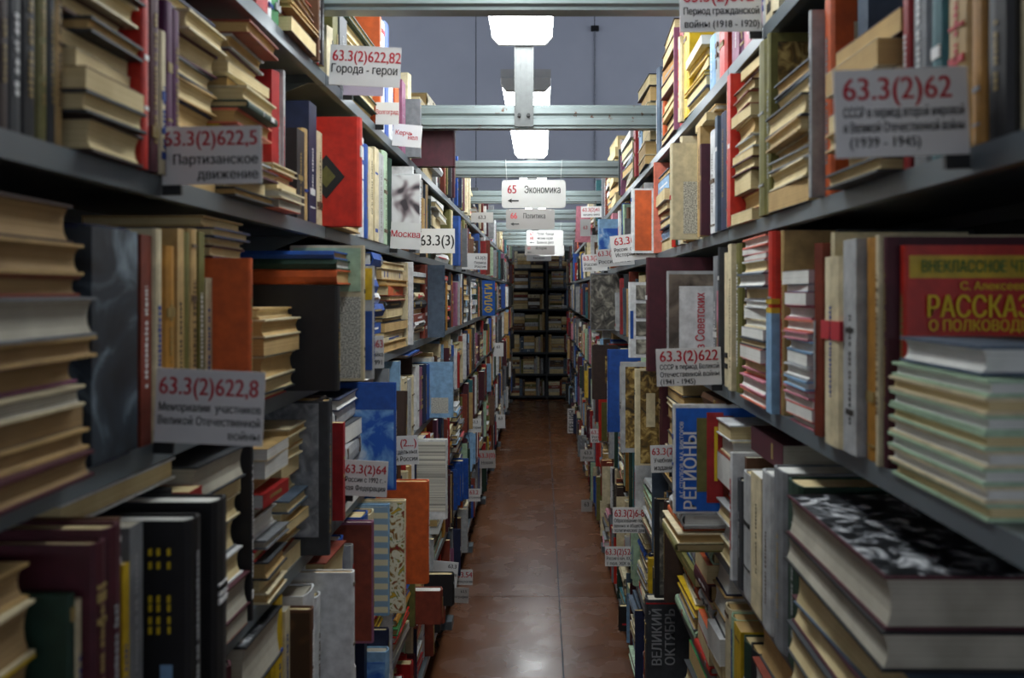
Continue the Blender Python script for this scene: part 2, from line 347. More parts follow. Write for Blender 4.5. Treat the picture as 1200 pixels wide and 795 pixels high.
# ------------------------------------------------------------------ books
BOOKS = []      # records; the largest in view become objects, the rest one mass
def mkmat(T, W, H, mn, dims):
    mx = [0, 0, 0]
    T, W, H = Vector(T), Vector(W), Vector(H)
    ext = T*dims[0]+W*dims[1]+H*dims[2]
    org = [mn[i] if ext[i] >= 0 else mn[i]-ext[i] for i in range(3)]
    M = Matrix.Identity(4)
    for i in range(3): M[i][0] = T[i]; M[i][1] = W[i]; M[i][2] = H[i]; M[i][3] = org[i]
    return M
def box_geo(t0, t1, w0, w1, h0, h1):
    m_ = MB().box(t0, t1, w0, w1, h0, h1); return m_.v, m_.f
def book_parts(bk):
    t, wd, h = bk['dims']; o = bk['o']
    hard = o.get('hard', True)
    bt = min(.0026 if hard else .0008, t*.2); ov = .003 if hard else .0004
    near = bk['near']
    rs = min(t*.22, .006) if (hard and o.get('round', True)) else 0
    k = 5 if near else 3
    if rs > 0:
        arc = [(t/2 - (t/2)*math.cos(math.pi*i/(k-1)), rs*(1-math.sin(math.pi*i/(k-1)))) for i in range(k)]
        arc_in = [(bt + (t-2*bt)*(i/(k-1)), rs*(1-math.sin(math.pi*i/(k-1)))+bt*.9) for i in range(k)]
    else:
        arc = [(0, 0), (t, 0)]; arc_in = [(bt, bt), (t-bt, bt)]
    prof = [(0, wd)] + arc + [(t, wd), (t-bt, wd)] + arc_in[::-1] + [(bt, wd)]
    m_ = MB().prism(prof, 'z', 0, h)
    parts = [('cover', m_.v, m_.f, 'cover_'+bk['col'])]
    v, f = box_geo(bt, t-bt, rs+bt*1.05, wd-ov, ov, h-ov)
    if near and hard and t > .012:      # hollow fore-edge
        m2 = MB(); c = min(.004, t*.15); y1 = wd-ov
        pr = [(bt, rs+bt*1.05), (t-bt, rs+bt*1.05), (t-bt, y1), (t*.7, y1-c*.8), (t*.5, y1-c), (t*.3, y1-c*.8), (bt, y1)]
        m2.prism(pr, 'z', ov, h-ov); v, f = m2.v, m2.f
    parts.append(('page_block', v, f, 'pages_'+bk['pg']))
    rg = random.Random(bk['seed'])
    if t > .007 and o.get('deco', True):
        # printed title and bands on the spine
        ink = rg.choice(['ink_gold', 'ink_gold', 'ink_grey', 'ink_white']) if bk['col'] not in ('cream', 'white', 'lightgrey', 'tan', 'palegreen', 'yellow') else rg.choice(['ink_black', 'ink_brown', 'ink_brown', 'ink_red', 'ink_blue'])
        m2 = MB(); e = .0004; wt = min(t*.3, .0055); st = rg.random(); tt0 = t/2-wt/2; tt1 = t/2+wt/2
        yy = 0.0
        if st < .7:
            p = h*rg.uniform(.12, .3); end = h*rg.uniform(.6, .88)
            while p < end:
                L = rg.uniform(.002, .005) if near else rg.uniform(.006, .02); m2.box(tt0+wt*rg.uniform(0, .25), tt1, yy-e, yy+.0006, p, min(p+L, end)); p += L+(rg.uniform(.0012, .0022) if rg.random() < .85 else .006)
        if st > .55:
            for _ in range(rg.choice((1, 2, 2, 3))):
                p = h*rg.uniform(.06, .92); m2.box(t*.2, t*.8, yy-e, yy+.0006+rs*.2, p, p+rg.uniform(.002, .012))
        if m2.v: parts.append(('spine_print', m2.v, m2.f, ink))
    for ip, pc in enumerate(o.get('pics', ())):      # printed picture on the board that faces the camera
        mat, a0, a1, b0, b1 = pc[:5]
        e = .0005*(min(ip, 4)+1)
        tn = (-e, .0002) if bk['nearlow'] else (t-.0002, t+e)
        v, f = box_geo(tn[0], tn[1], wd*a0, wd*a1, h*b0, h*b1)
        parts.append((pc[5] if len(pc) > 5 else 'cover_picture', v, f, mat))
    for sp in o.get('bands', ()):     # coloured part of the spine
        mat, b0, b1 = sp
        v, f = box_geo(-.0003, t+.0003, -.0004, .012, h*b0, h*b1); parts.append(('spine_band', v, f, mat))
    return parts
def rec(col, pg, dims, M, side, row, kind, o, idx=None, nearlow=True):
    b = dict(col=col, pg=pg, dims=dims, M=M, side=side, row=row, kind=kind, o=o, idx=idx, seed=random.random(), nearlow=nearlow)
    # projected size in the photograph
    pts = []
    for i in (0, 1):
        for j in (0, 1):
            for k in (0, 1):
                p = M @ Vector((dims[0]*i, dims[1]*j, dims[2]*k)); y = max(p.y, .2)
                pts.append((VPX+FPX*p.x/y, VPY-FPX*(p.z-EYE)/y))
    x0, x1 = min(p[0] for p in pts), max(p[0] for p in pts); y0, y1 = min(p[1] for p in pts), max(p[1] for p in pts)
    cx0, cx1, cy0, cy1 = max(x0, 0), min(x1, 1200), max(y0, 0), min(y1, 795)
    b['inframe'] = cx1 > cx0 and cy1 > cy0
    # visible sliver: only the aisle-side face counts in full
    ln = s_ = SIDE[side][0]
    fp = [p for p in ((M @ Vector((dims[0]*i, dims[1]*j, dims[2]*k))) for i in (0, 1) for j in (0, 1) for k in (0, 1))]
    inner = sorted(fp, key=lambda p: abs(p.x))[:4]
    q = [(VPX+FPX*p.x/max(p.y, .2), VPY-FPX*(p.z-EYE)/max(p.y, .2)) for p in inner]
    ax0, ax1 = max(min(p[0] for p in q), 0), min(max(p[0] for p in q), 1200)
    ay0, ay1 = max(min(p[1] for p in q), 0), min(max(p[1] for p in q), 795)
    b['area'] = max(0, ax1-ax0)*max(0, ay1-ay0) + (2e6 if o.get('lab') else 1e6 if o.get('hero') else 0)*b['inframe']
    BOOKS.append(b); return b

MIX = ['cream']*5+['white']*5+['lightgrey']*4+['tan']*2+['grey']*3+['slate']*2+['navy']*3+['blue']*3+['lightblue']*2+['teal']+['darkgreen']*3+['olive']*2+['brown']*3+['darkbrown']*2+['redbrown']*3+['maroon']*4+['red']*3+['brightred']+['orange']+['pink']+['mauve']+['black']*4+['charcoal']*3+['ochre']+['yellow']+['palegreen']
PGS = ['cream']*5+['yellowed']*3+['white']*3+['grey']*2
class Row:
    def __init__(s, side, row, start=.42):
        s.side, s.row = side, row; s.s, s.a, Z = SIDE[side]; s.z = Z[row]
        ks = list(Z); i = ks.index(row); s.gap = (Z[ks[i-1]]-Z[row]-.028) if i else .34
        s.cur = start; s.nv = 0; s.nk = 0; s.tops = []
    def y(s, px, u): return FPX*u/max(abs(px-VPX), 20)
    def clear_beam(s, y0, t):
        if s.row != 'A': return y0
        for b_ in BOUND[1:-1]:
            if y0 < b_+.03 and y0+t > b_-.03: return b_+.03
        return y0
    def put_v(s, y0, t, h, col, prot, dep, o):
        y0 = s.clear_beam(y0, t); h = min(h, s.gap) if not o.get('base') else h; u0 = s.a-prot; dep = min(dep, DEPTH+prot-.005)
        zb = s.z+o.get('base', 0)
        xm = min(s.s*u0, s.s*(u0+dep)); W = (s.s, 0, 0); T = (0, -s.s, 0)
        M = mkmat(T, W, (0, 0, 1), (xm, y0, zb+.0005), (t, dep, h))
        ln = o.get('lean', 0)
        if ln:
            pv = Vector((0, y0 if ln < 0 else y0+t, zb)); M = Matrix.Translation(pv) @ Matrix.Rotation(-math.radians(ln), 4, 'X') @ Matrix.Translation(-pv) @ M
        s.nv += 1
        bk = rec(col, o.get('pg', random.choice(PGS)), (t, dep, h), M, s.side, s.row, 'v', o, s.nv, nearlow=(s.s < 0))
        bk['face'] = (u0, dep, y0, zb, h)
        s.tops.append((y0, y0+t, h, u0)); return y0+t
    def V(s, p0, p1, top, col, prot=0., dep=None, **o):
        u = s.a-prot; y0 = max(s.cur, s.y(p0, u)) if p0 is not None else s.cur
        if y0-s.cur > .02 and not o.get('nofill'): s.fill(y0-.002); y0 = max(y0, s.cur)
        y1 = s.y(p1, u); t = max(y1-y0-.0008, o.get('tmin', .009)); t = min(t, o.get('tmax', .06))
        h = (EYE+(VPY-top)*y0/FPX - s.z) if top is not None else random.uniform(.18, .23)
        h = max(h, .1); dep = dep or h*random.uniform(.64, .74)
        o.setdefault('hard', random.random() < .75); o.setdefault('hero', y0 < 2.6)
        s.cur = s.put_v(y0, t, h, col, prot, dep, o)+.0006
    def F(s, pe, top, col, t=.02, dep=.16, maxprot=.11, p0=None, **o):
        """book pulled out so that its cover faces the camera; pe = pixel of its outer edge"""
        y0 = s.cur
        if p0 is not None:
            yy = s.y(p0, s.a)
            if yy-y0 > .02: s.fill(yy-.002); y0 = s.cur
        off = abs(pe-VPX); u = off*y0/FPX; prot = s.a-u
        if prot > maxprot:
            prot = maxprot; yy = FPX*(s.a-prot)/off
            if yy-s.cur > .035: s.fill(yy-.002)
            y0 = max(s.cur, yy)
        if prot < -.03: prot = -.03
        y0 = s.clear_beam(y0, t)
        h = EYE+(VPY-top)*y0/FPX - s.z - o.get('base', 0); o['hero'] = True
        if s.row != 'A' and not o.get('base'): h = min(h, s.gap)
        s.cur = s.put_v(y0, t, max(h, .1), col, prot, dep, o)+.0006
    def stack(s, y0, y1, htot, n, cols, prot=0., dep=.145, spine=0.3, zb=0., pgs=None, jit=.012, thick=None, labels=None, **o):
        L = y1-y0; s.nk += 1
        wts = thick or [random.uniform(.6, 1.5) for _ in range(n)]; tot = sum(wts); z = s.z+zb
        for i in range(n):
            t = htot*wts[i]/tot; LL = min(L*random.uniform(.97 if o.get('neat') else .86, 1.0), .34); w_ = min(dep*random.uniform(.9, 1.08), DEPTH+prot-.012)
            yy = y0+random.uniform(0, L-LL); pr = prot+random.uniform(-jit, jit)
            so = random.random() < spine; oo = dict(o); oo.setdefault('hard', random.random() < .7); oo['round'] = so
            if i in (o.get('spines') or ()): so = True
            W = (s.s if so else -s.s, 0, 0); T = (0, 0, 1); H = Vector(T).cross(Vector(W))
            u0 = s.a-pr; xm = min(s.s*u0, s.s*(u0+w_))
            M = mkmat(T, W, H, (xm, yy, z+.0004), (t-.0004, w_, LL))
            if o.get('cam'):      # spine towards the camera
                LL = dep*random.uniform(.97, 1.03); w_ = min(L, .15); M = mkmat((0, 0, 1), (0, 1, 0), (-1, 0, 0), (min(s.s*u0, s.s*(u0+LL)), y0, z+.0004), (t-.0004, w_, LL)); oo['round'] = True
                w_, LL = w_, LL
            r = math.radians(random.uniform(-2.5, 2.5)) if not (o.get('cam') or o.get('neat')) else 0; c = Vector((s.s*(u0+w_/2), yy+LL/2, z))
            M = Matrix.Translation(c) @ Matrix.Rotation(r, 4, 'Z') @ Matrix.Translation(-c) @ M
            oo.setdefault('hero', y0 < 2.0)
            if labels and labels.get(i): oo['lab'] = labels[i]
            rec(cols[i % len(cols)], (pgs or PGS)[int(random.random()*len(pgs or PGS))], (t-.0004, w_, LL), M, s.side, s.row, 'k', oo, (s.nk, i+1))
            z += t
        s.tops.append((y0, y1, htot+zb, s.a-prot)); return z
    def K(s, p0, p1, top, n, cols, prot=0., **o):
        u = s.a-prot; y0 = max(s.cur, s.y(p0, u))
        if y0-s.cur > .02: s.fill(y0-.002); y0 = max(y0, s.cur)
        y1 = max(s.y(p1, u), y0+.11); 
        if s.clear_beam(y0, y1-y0) != y0:
            y0 = s.clear_beam(y0, y1-y0); y1 = max(s.y(p1, u), y0+.12)
        h = EYE+(VPY-top)*y0/FPX - s.z
        s.stack(y0, y1, min(h, s.gap), n, cols, prot, **o); s.cur = y1+.001
    def O(s, p0, p1, n, h, cols, u=None, **o):
        u_ = s.a; y0 = s.y(p0, u_); y1 = min(s.y(p1, u_), s.cur)
        if y1-y0 < .07: y0 = y1-.14
        y1 = min(y1, y0+.3)
        base = max([q[2] for q in s.tops if q[1] > y0 and q[0] < y1] or [0])+.001
        h = min(h, s.gap-base)
        if h > .008: s.stack(y0, y1, h, n, cols, zb=base, **o)
    def gapto(s, px): s.cur = max(s.cur, s.y(px, s.a))
    def fill(s, yend, stackp=.3):
        while s.cur < yend-.008:
            y0 = s.cur; left = yend-y0
            y0b = s.clear_beam(y0, .03)
            if y0b > y0: s.cur = y0b; continue
            nb = min([b_ for b_ in BOUND if b_ > y0+.001] or [99])-.03
            if s.row == 'A': left = min(left, nb-y0) if nb > y0 else left
            if random.random() < stackp and left > .15:
                L = min(left-.005, random.uniform(.15, .21)); n = random.randint(5, 11)
                hh = min(s.gap-.01, random.uniform(.12, .25)); c = random.choices(MIX, k=4)+['cream', 'charcoal']
                dp = random.uniform(.12, .16)
                s.stack(y0, y0+L, hh, n, c, random.uniform(-.03, .012), dep=dp, hero=False); s.cur = y0+L+.002
            else:
                n = random.randint(3, 14); hb = random.uniform(.17, .235); same = random.random() < .15; c0 = random.choice(MIX); ln = random.uniform(5, 12) if random.random() < .16 else 0
                for _ in range(n):
                    if s.cur >= yend-.008: break
                    t = random.choice((.006, .009, .012, .016, .02, .025, .03, .038)); t = min(t, yend-s.cur)
                    h = hb*random.uniform(.97, 1.03) if same else random.uniform(.165, .265)
                    yc = s.clear_beam(s.cur, t)
                    if yc+t > yend+.005: s.cur = yend; break
                    pr = random.uniform(-.035, .018) + (.03 if random.random() < .06 else 0)
                    s.cur = s.put_v(yc, t, min(h, s.gap-(.012 if ln else .004)), c0 if same else random.choice(MIX), pr, h*random.uniform(.64, .76), dict(hard=random.random() < .65, lean=ln))+.0006+(.002 if ln else 0)
                if ln: s.cur += .2*math.sin(math.radians(ln))
                if not ln and s.row != 'A' and random.random() < .35 and s.tops:      # books laid flat on the row
                    q = s.tops[-min(6, len(s.tops)):]; base = max(z_[2] for z_ in q)+.001; a0 = q[0][0]; a1 = q[-1][1]
                    if s.gap-base > .02 and a1-a0 > .12:
                        s.stack(a0, min(a1, a0+.21), min(s.gap-base-.004, .06), random.randint(1, 3), random.choices(MIX, k=3), random.uniform(-.03, 0), zb=base, hero=False)

PG1 = ['cream', 'cream', 'yellowed']
# ---- left bookcase
r = Row('L', 'A', .44)
r.V(285, 300, None, 'brown'); r.V(300, 314, -30, 'red'); r.V(314, 322, -25, 'white'); r.V(322, 331, -20, 'green')
r.K(332, 366, -45, 7, ['brown', 'redbrown', 'tan', 'cream'], pgs=PG1, spine=0); r.V(367, 375, -40, 'brown', .012)
r.V(381, 388, 48, 'cream'); r.V(388, 398, 10, 'olive'); r.V(398, 407, 14, 'charcoal')
r.K(407, 440, 12, 8, ['darkgreen', 'darkgreen', 'cream'], pgs=['cream'], spine=0); r.V(440, 447, 18, 'orange', .01); r.V(447, 452, 22, 'white'); r.V(452, 458, 24, 'blue')
r.V(458, 465, 80, 'white'); r.V(465, 471, 88, 'orange'); r.V(471, 480, 93, 'mauve'); r.V(480, 488, 85, 'cream')
r.cur = BOUND[2]+.03
r.F(533, 138, 'maroon', .035, .15, .13, lab='large dark maroon book standing under the rusty crossbeam at upper left')
r.K(493, 518, 92, 7, ['cream', 'lightgrey', 'cream', 'tan', 'slate', 'navy'], pgs=PG1, spine=.2)
r.fill(11.0, .45)

r = Row('L', 'B', .44)
r.V(-60, -30, None, 'brown'); r.V(-30, 0, None, 'charcoal')
for p0, p1, c in ((0, 12, 'darkbrown'), (12, 28, 'charcoal'), (28, 45, 'black'), (45, 58, 'olive'), (58, 66, 'charcoal'), (66, 75, 'tan')): r.V(p0, p1, -60, c, -.005)
r.K(76, 160, -75, 9, ['darkbrown', 'charcoal', 'brown', 'cream'], spine=0, pgs=PG1, prot=.004)
for p0, p1, t, c in ((160, 176, -50, 'brightred'), (177, 189, -20, 'maroon'), (189, 196, 35, 'cream'), (196, 204, 0, 'purple'), (204, 212, 10, 'purple')): r.V(p0, p1, t, c, .008)
r.K(213, 262, -10, 9, ['charcoal', 'maroon', 'cream', 'navy', 'tan'], spine=0, pgs=PG1)
r.K(264, 316, 18, 14, ['charcoal', 'cream', 'maroon', 'lightgrey', 'redbrown', 'yellow', 'salmon', 'darkgreen', 'cream'], spine=.1, pgs=PG1, prot=.01, jit=.02)
r.K(320, 346, 190, 5, ['salmon', 'cream', 'redbrown'], spine=.2, prot=.02)
for p0, p1, t, c in ((348, 357, 150, 'black'), (357, 362, 150, 'tan'), (362, 371, 118, 'navy'), (371, 380, 152, 'cream')): r.V(p0, p1, t, c)
r.F(422, 137, 'brightred', .03, .17, pics=[('cover_black', .5, .98, .18, .72, 'cover_emblem')] and [], hero=True, emblem=True, lab='red book with a black diamond emblem facing the camera')
for p0, p1, t, c in ((423, 428, 160, 'white'), (428, 433, 168, 'blue'), (433, 439, 172, 'cream'), (439, 444, 172, 'cream'), (444, 450, 178, 'lightgrey'), (450, 457, 176, 'palegreen'), (457, 461, 185, 'darkgreen')): r.V(p0, p1, t, c, .004)
r.F(493, 204, 'white', .02, .14, .12, pics=[('pic_flowers_white', .02, .98, .02, .98)], lab='tall book with a grey and white floral photo cover above the Москва sign')
r.V(494, 500, 206, 'white'); r.V(500, 505, 210, 'tan'); r.K(506, 528, 226, 8, ['white', 'charcoal', 'cream'], spine=.2)
r.V(529, 533, 246, 'cream'); r.V(533, 542, 253, 'blue', .03); r.V(543, 550, 258, 'olive'); r.O(540, 552, 1, .014, ['yellow'])
r.V(551, 558, 272, 'white'); r.V(559, 566, 275, 'maroon')
r.fill(11.1, .3)

r = Row('L', 'C', .44)
r.K(-40, 104, 214, 10, ['maroon', 'tan', 'charcoal', 'cream', 'mauve', 'tan', 'grey', 'redbrown', 'tan', 'darkbrown'], spine=0, pgs=['aged_dim', 'aged_dim', 'aged_dim', 'grey'], prot=.012, thick=[1, .8, .9, .8, 1, .8, 1.5, .8, 1.2, 1.5])
r.V(107, 164, 262, 'navy', .005, .17, pics=[('pic_bluephoto', 0.02, .98, .02, .98)], round=True, hard=True, tmax=.08, bands=[('pic_bluephoto', .01, .99)], deco=False, lab='dark blue-black thick book with a mottled photo cover, left third shelf')
r.V(165, 178, 275, 'redbrown'); r.V(178, 192, 268, 'cream', .004)
for p0, p1, t, c in ((194, 208, 288, 'ochre'), (208, 216, 268, 'tan'), (216, 224, 272, 'olive'), (224, 233, 268, 'tan'), (233, 240, 272, 'olive'), (241, 249, 326, 'cream')): r.V(p0, p1, t, c, .0)
r.F(293, 303, 'orange', .012, .12, .1, lab='orange book cover with rounded corner above the 622,8 sign')
r.K(252, 290, 330, 6, ['cream', 'maroon', 'charcoal', 'tan'], spine=.1, pgs=PG1)
r.O(246, 300, 4, .09, ['maroon', 'cream', 'navy', 'tan'], spine=0, pgs=PG1)
r.K(300, 345, 362, 6, ['brightred', 'charcoal', 'cream', 'charcoal', 'cream', 'tan'], spine=0, pgs=PG1, prot=.012, thick=[.4, .9, 1.3, 1, 1, .6])
r.F(396, 335, 'black', .022, .2, .09, lab='large black binder facing the camera beside the thick cream-paged stack')
r.V(None, 404, 334, 'darkbrown', .03); r.V(None, 409, 336, 'grey', .03)
r.O(347, 374, 3, .055, ['orange', 'darkgreen', 'blue'], prot=.055, dep=.19, cam=True, hero=True, hard=True, deco=False, thick=[1.3, .9, .7], labels={0: 'orange book lying flat on top of the black binder'})
r.F(427, 288, 'cream', .01, .13, .1, pics=[('pic_newsprint', .05, .95, .02, .62), ('cover_palegreen', .05, .95, .66, .98)], lab='cream booklet with pale green top above the (2)63 sign')
r.F(438, 312, 'lightgrey', .012, .13, .1, pics=[('cover_yellow', .02, .98, .7, .98), ('cover_blue', .02, .5, .08, .6), ('pic_newsprint', .5, .98, .08, .68)], lab='blue and yellow printed cover beside the cream booklet')
r.K(432, 446, 292, 9, ['blue', 'white'], spine=.6, pgs=['white'])
r.K(449, 473, 306, 12, ['tan', 'cream', 'maroon', 'black', 'black', 'cream', 'charcoal', 'redbrown', 'orange', 'ochre', 'cream', 'cream', 'blue'], spine=.4, pgs=PG1)
r.V(473, 478, 308, 'cream', .012); r.K(480, 496, 318, 10, ['white', 'cream', 'white', 'redbrown', 'white', 'charcoal', 'cream', 'darkgreen', 'black'], spine=.6)
r.V(496, 504, 308, 'redbrown', .006); r.F(521, 311, 'slate', .02, .12, .08, lab='slate blue printed book cover on the left third shelf')
r.V(None, 524, 315, 'navy'); r.V(None, 530, 312, 'tan', .01); r.V(530, 535, 334, 'redbrown'); r.V(535, 542, 331, 'mauve', .008); r.V(542, 547, 333, 'cream'); r.V(547, 553, 334, 'lightblue')
r.K(553, 560, 322, 7, ['slate', 'lightblue', 'white'], spine=.6); r.V(560, 564, 330, 'darkgreen'); r.V(564, 570, 334, 'white'); r.F(580, 329, 'brightblue', .04, .13, .09, flag=True, lab='bright blue book with yellow vertical title ФЛАГИ')
r.V(581, 586, 332, 'brightred', .02); r.V(586, 591, 336, 'white'); r.V(591, 594, 338, 'white')
r.fill(11.1, .25)

r = Row('L', 'D', .42)
r.K(-90, -20, 720, 5, ['cream', 'tan', 'yellow'], pgs=['aged_dim', 'yellowed'], spine=0)
r.V(-20, 6, 700, 'darkgreen', .03, .17); r.V(6, 40, 706, 'cream', .03, .13)
r.F(112, 640, 'maroon', .02, .2, .05, pg='cream', lab='large maroon book nearest the camera on the left fourth shelf')
r.F(127, 622, 'maroon', .026, .2, .05, pg='cream', lab='second large maroon book with cream page edge, left fourth shelf')
r.V(None, 144, 612, 'brown', .03); r.V(None, 152, 664, 'yellow', .03, hard=False, lab='thin yellow spine between brown and grey books, left fourth shelf'); r.V(None, 168, 620, 'grey', .03)
r.F(224, 612, 'black', .03, .2, .06, pg='white', pics=[('cover_lightblue', .09, .15, .1, .36, 'printed_panel')]+[('ink_yellow', c0, c0+.012, b0, b0+.03, 'printed_line') for c0 in (.1, .15, .19) for b0 in (.5, .545, .6, .64, .7, .75, .79, .85) if (b0*1000+c0*700) % 7 > 1.5], lab='black book with small yellow writing facing the camera')
r.F(254, 590, 'black', .036, .22, .06, pg='white', lab='thick black-covered book with bright white page top')
r.K(228, 284, 548, 7, ['redbrown', 'maroon', 'white', 'grey', 'cream', 'tan', 'charcoal', 'cream'], spine=.1, pgs=['cream', 'white', 'grey'])
r.V(285, 297, 488, 'black', .012); r.K(299, 318, 528, 11, ['cream', 'tan', 'charcoal', 'red', 'grey', 'white', 'brown', 'red', 'cream'], spine=.15, jit=.015)
r.K(319, 345, 505, 11, ['cream', 'redbrown', 'cream', 'tan', 'cream', 'slate'], spine=0, pgs=PG1)
r.F(386, 467, 'charcoal', .012, .15, .09, pics=[('pic_marble', .12, .98, .12, .99)], lab='grey marbled board facing the camera below the third shelf')
r.V(None, 392, 470, 'darkbrown', .02); r.V(None, 400, 472, 'black', .02); r.K(396, 424, 470, 7, ['charcoal', 'white', 'navy', 'lightgrey'], spine=.1, pgs=['white'])
r.F(464, 449, 'blue', .012, .17, .1, pics=[('pic_sky', .03, .99, .02, .75), ('cover_blue', .03, .99, .75, .98)], lab='blue book with a cloudy sky cover above the 63.3(2)64 sign')
r.V(None, 466, 446, 'darkbrown', .01)
for p0, p1, t, c in ((466, 473, 444, 'cream'), (473, 478, 444, 'cream'), (478, 483, 446, 'lightgrey'), (483, 488, 442, 'cream'), (488, 493, 430, 'white'), (493, 497, 432, 'mauve')): r.V(p0, p1, t, c, .004)
r.O(474, 490, 3, .05, ['maroon', 'white', 'blue'], spine=1)
r.V(497, 502, 428, 'navy', .01); r.V(502, 507, 428, 'blue', .01); r.F(531, 425, 'lightblue', .02, .14, .09, pics=[('pic_newsprint', .12, .55, .08, .36)], lab='light blue book cover with small white panel')
r.V(None, 538, 420, 'white', .015); r.V(538, 544, 414, 'red', .02); r.V(544, 551, 405, 'navy'); r.V(551, 557, 404, 'darkbrown', .01); r.V(557, 565, 402, 'redbrown', .01)
r.fill(11.1, .2)

ty_ = 2.02; tz_ = r.z+max([q[2] for q in r.tops if q[0] < ty_+.02 and q[1] > ty_-.02] or [0])+.001
for q in BOOKS:
    if q['side'] == 'L' and q['row'] == 'D':
        zs = [(q['M'] @ Vector((q['dims'][0]*i, q['dims'][1]*j, q['dims'][2]*k))) for i in (0, 1) for j in (0, 1) for k in (0, 1)]
        if min(z.y for z in zs) < ty_+.015 and max(z.y for z in zs) > ty_-.015: tz_ = max(tz_, max(z.z for z in zs)+.0005)
if tz_ < r.z+r.gap-.03:
    e = empty('tape_roll', (-AL-.02, ty_, tz_)); tag(e, 'small green tape roll lying on the books beneath the left third shelf', 'tape roll')
    ring = MB(); k_ = 16; n_ = 0
    for (rr, zz) in ((.013, 0), (.013, .022), (.008, .022), (.008, 0)):
        ring.v += [(rr*math.cos(2*math.pi*i/k_), rr*math.sin(2*math.pi*i/k_), zz) for i in range(k_)]
    for a_ in range(4):
        b_ = (a_+1) % 4; ring.f += [(a_*k_+i, a_*k_+(i+1) % k_, b_*k_+(i+1) % k_, b_*k_+i) for i in range(k_)]
    ring.obj('tape', 'cover_green', e)
    core = MB(); core.v = [(rr*math.cos(2*math.pi*i/k_), rr*math.sin(2*math.pi*i/k_), zz) for (rr, zz) in ((.0079, .001), (.0079, .021), (.0066, .021), (.0066, .001)) for i in range(k_)]
    core.f = list(ring.f); core.obj('core', 'cover_tan', e)
r = Row('L', 'E', .7)
r.V(255, 266, 752, 'maroon', .01); r.V(266, 276, 757, 'maroon', .01)
r.K(279, 322, 722, 4, ['cream', 'tan', 'redbrown', 'black'], spine=0, pgs=['cream', 'grey'], albumtop=True)
r.V(322, 334, 690, 'yellow'); r.V(334, 340, 718, 'cream')
r.F(365, 716, 'brown', .02, .14, .09, pics=[('pic_wood', .02, .98, .02, .98)], lab='brown wood-patterned book cover in front of white books')
r.V(None, 372, 700, 'white', .02); r.V(None, 378, 702, 'white', .02); r.F(414, 672, 'white', .018, .17, .11, lab='large plain white book cover on the left fifth shelf')
r.K(376, 398, 660, 3, ['green', 'maroon', 'redbrown'], spine=.2, pgs=['cream'])
r.V(398, 404, 634, 'blue'); r.F(413, 640, 'lightgrey', .016, .14, .1); r.F(437, 613, 'mauve', .02, .14, .11, pics=[('cover_redbrown', .02, .95, .02, .98)], lab='mauve-brown worn book cover beside the thin blue spine')
r.V(None, 443, 600, 'blue', .03); r.V(None, 448, 605, 'cream', .03); r.F(456, 592, 'lightblue', .014, .13, .1, pics=[('pic_grid', .02, .98, .02, .98)], lab='pale blue and yellow checked book cover')
r.F(475, 570, 'cream', .02, .13, .11, pics=[('pic_floral', .02, .98, .02, .98)], lab='book with red and gold floral cover on the left')
r.F(502, 553, 'orange', .03, .13, .12, lab='orange-red book with dog-eared cover below the sky book')
r.V(None, 507, 545, 'brightblue', .02); r.V(None, 512, 530, 'lightblue', .01); r.F(524, 512, 'white', .03, .13, .1, pics=[('pic_newsprint', .04, .98, .1, .98)]); r.V(None, 530, 500, 'blue', .02)
r.V(None, 541, 480, 'red', .03); r.V(None, 545, 505, 'olive'); r.V(None, 549, 500, 'ochre')
r.fill(11.1, .2)

r = Row('L', 'F', 1.0)
r.V(408, 418, 740, 'charcoal'); r.V(418, 430, 752, 'navy', .02); r.F(455, 765, 'lightblue', .03, .15, .1, pics=[('pic_sky', .05, .95, .1, .9)])
r.F(455, 722, 'navy', .02, .15, .11); r.V(None, 460, 725, 'teal'); r.K(460, 478, 690, 9, ['cream', 'white', 'brightred', 'green', 'ochre', 'blue'], spine=.5, pgs=['white', 'cream'])
r.V(479, 487, 640, 'olive', .02); r.F(518, 742, 'redbrown', .04, .14, .12); r.V(None, 500, 650, 'tan', .03); r.F(532, 706, 'black', .03, .16, .12)
r.K(509, 520, 600, 7, ['palegreen', 'charcoal', 'cream'], spine=.4); r.V(520, 526, 560, 'ochre')
r.fill(11.1, .3)
r = Row('L', 'G', 1.3); r.fill(11.1, .35)

# ---- right bookcase
r = Row('R', 'A', .44)
r.V(905, 897, -30, 'cream'); r.V(897, 890, -20, 'lightgrey'); r.V(889, 880, -20, 'mauve'); r.V(880, 872, -15, 'pink'); r.V(872, 866, -10, 'purple')
r.V(866, 858, -10, 'mauve'); r.V(857, 847, 36, 'brightred'); r.V(846, 837, 30, 'lightgrey'); r.V(837, 830, 38, 'lightblue')
r.K(829, 807, 40, 7, ['cream', 'blue', 'yellow', 'lightblue', 'charcoal', 'yellow'], spine=0, pgs=['white', 'cream']); r.V(806, 800, 25, 'yellow', .004); r.V(799, 795, 12, 'red'); 
r.K(793, 776, 20, 9, ['brown', 'darkbrown', 'tan', 'cream', 'redbrown', 'maroon', 'ochre'], spine=.1, pgs=PG1)
r.V(771, 767, 78, 'slate'); r.K(766, 750, 86, 8, ['charcoal', 'cream', 'grey', 'black'], spine=0, pgs=PG1)
r.V(750, 744, 150, 'lightblue'); r.K(743, 730, 150, 7, ['slate', 'cream', 'grey'], spine=.3); r.K(728, 714, 152, 7, ['cream', 'charcoal', 'tan'], spine=0, pgs=PG1)
r.fill(11.0, .45)

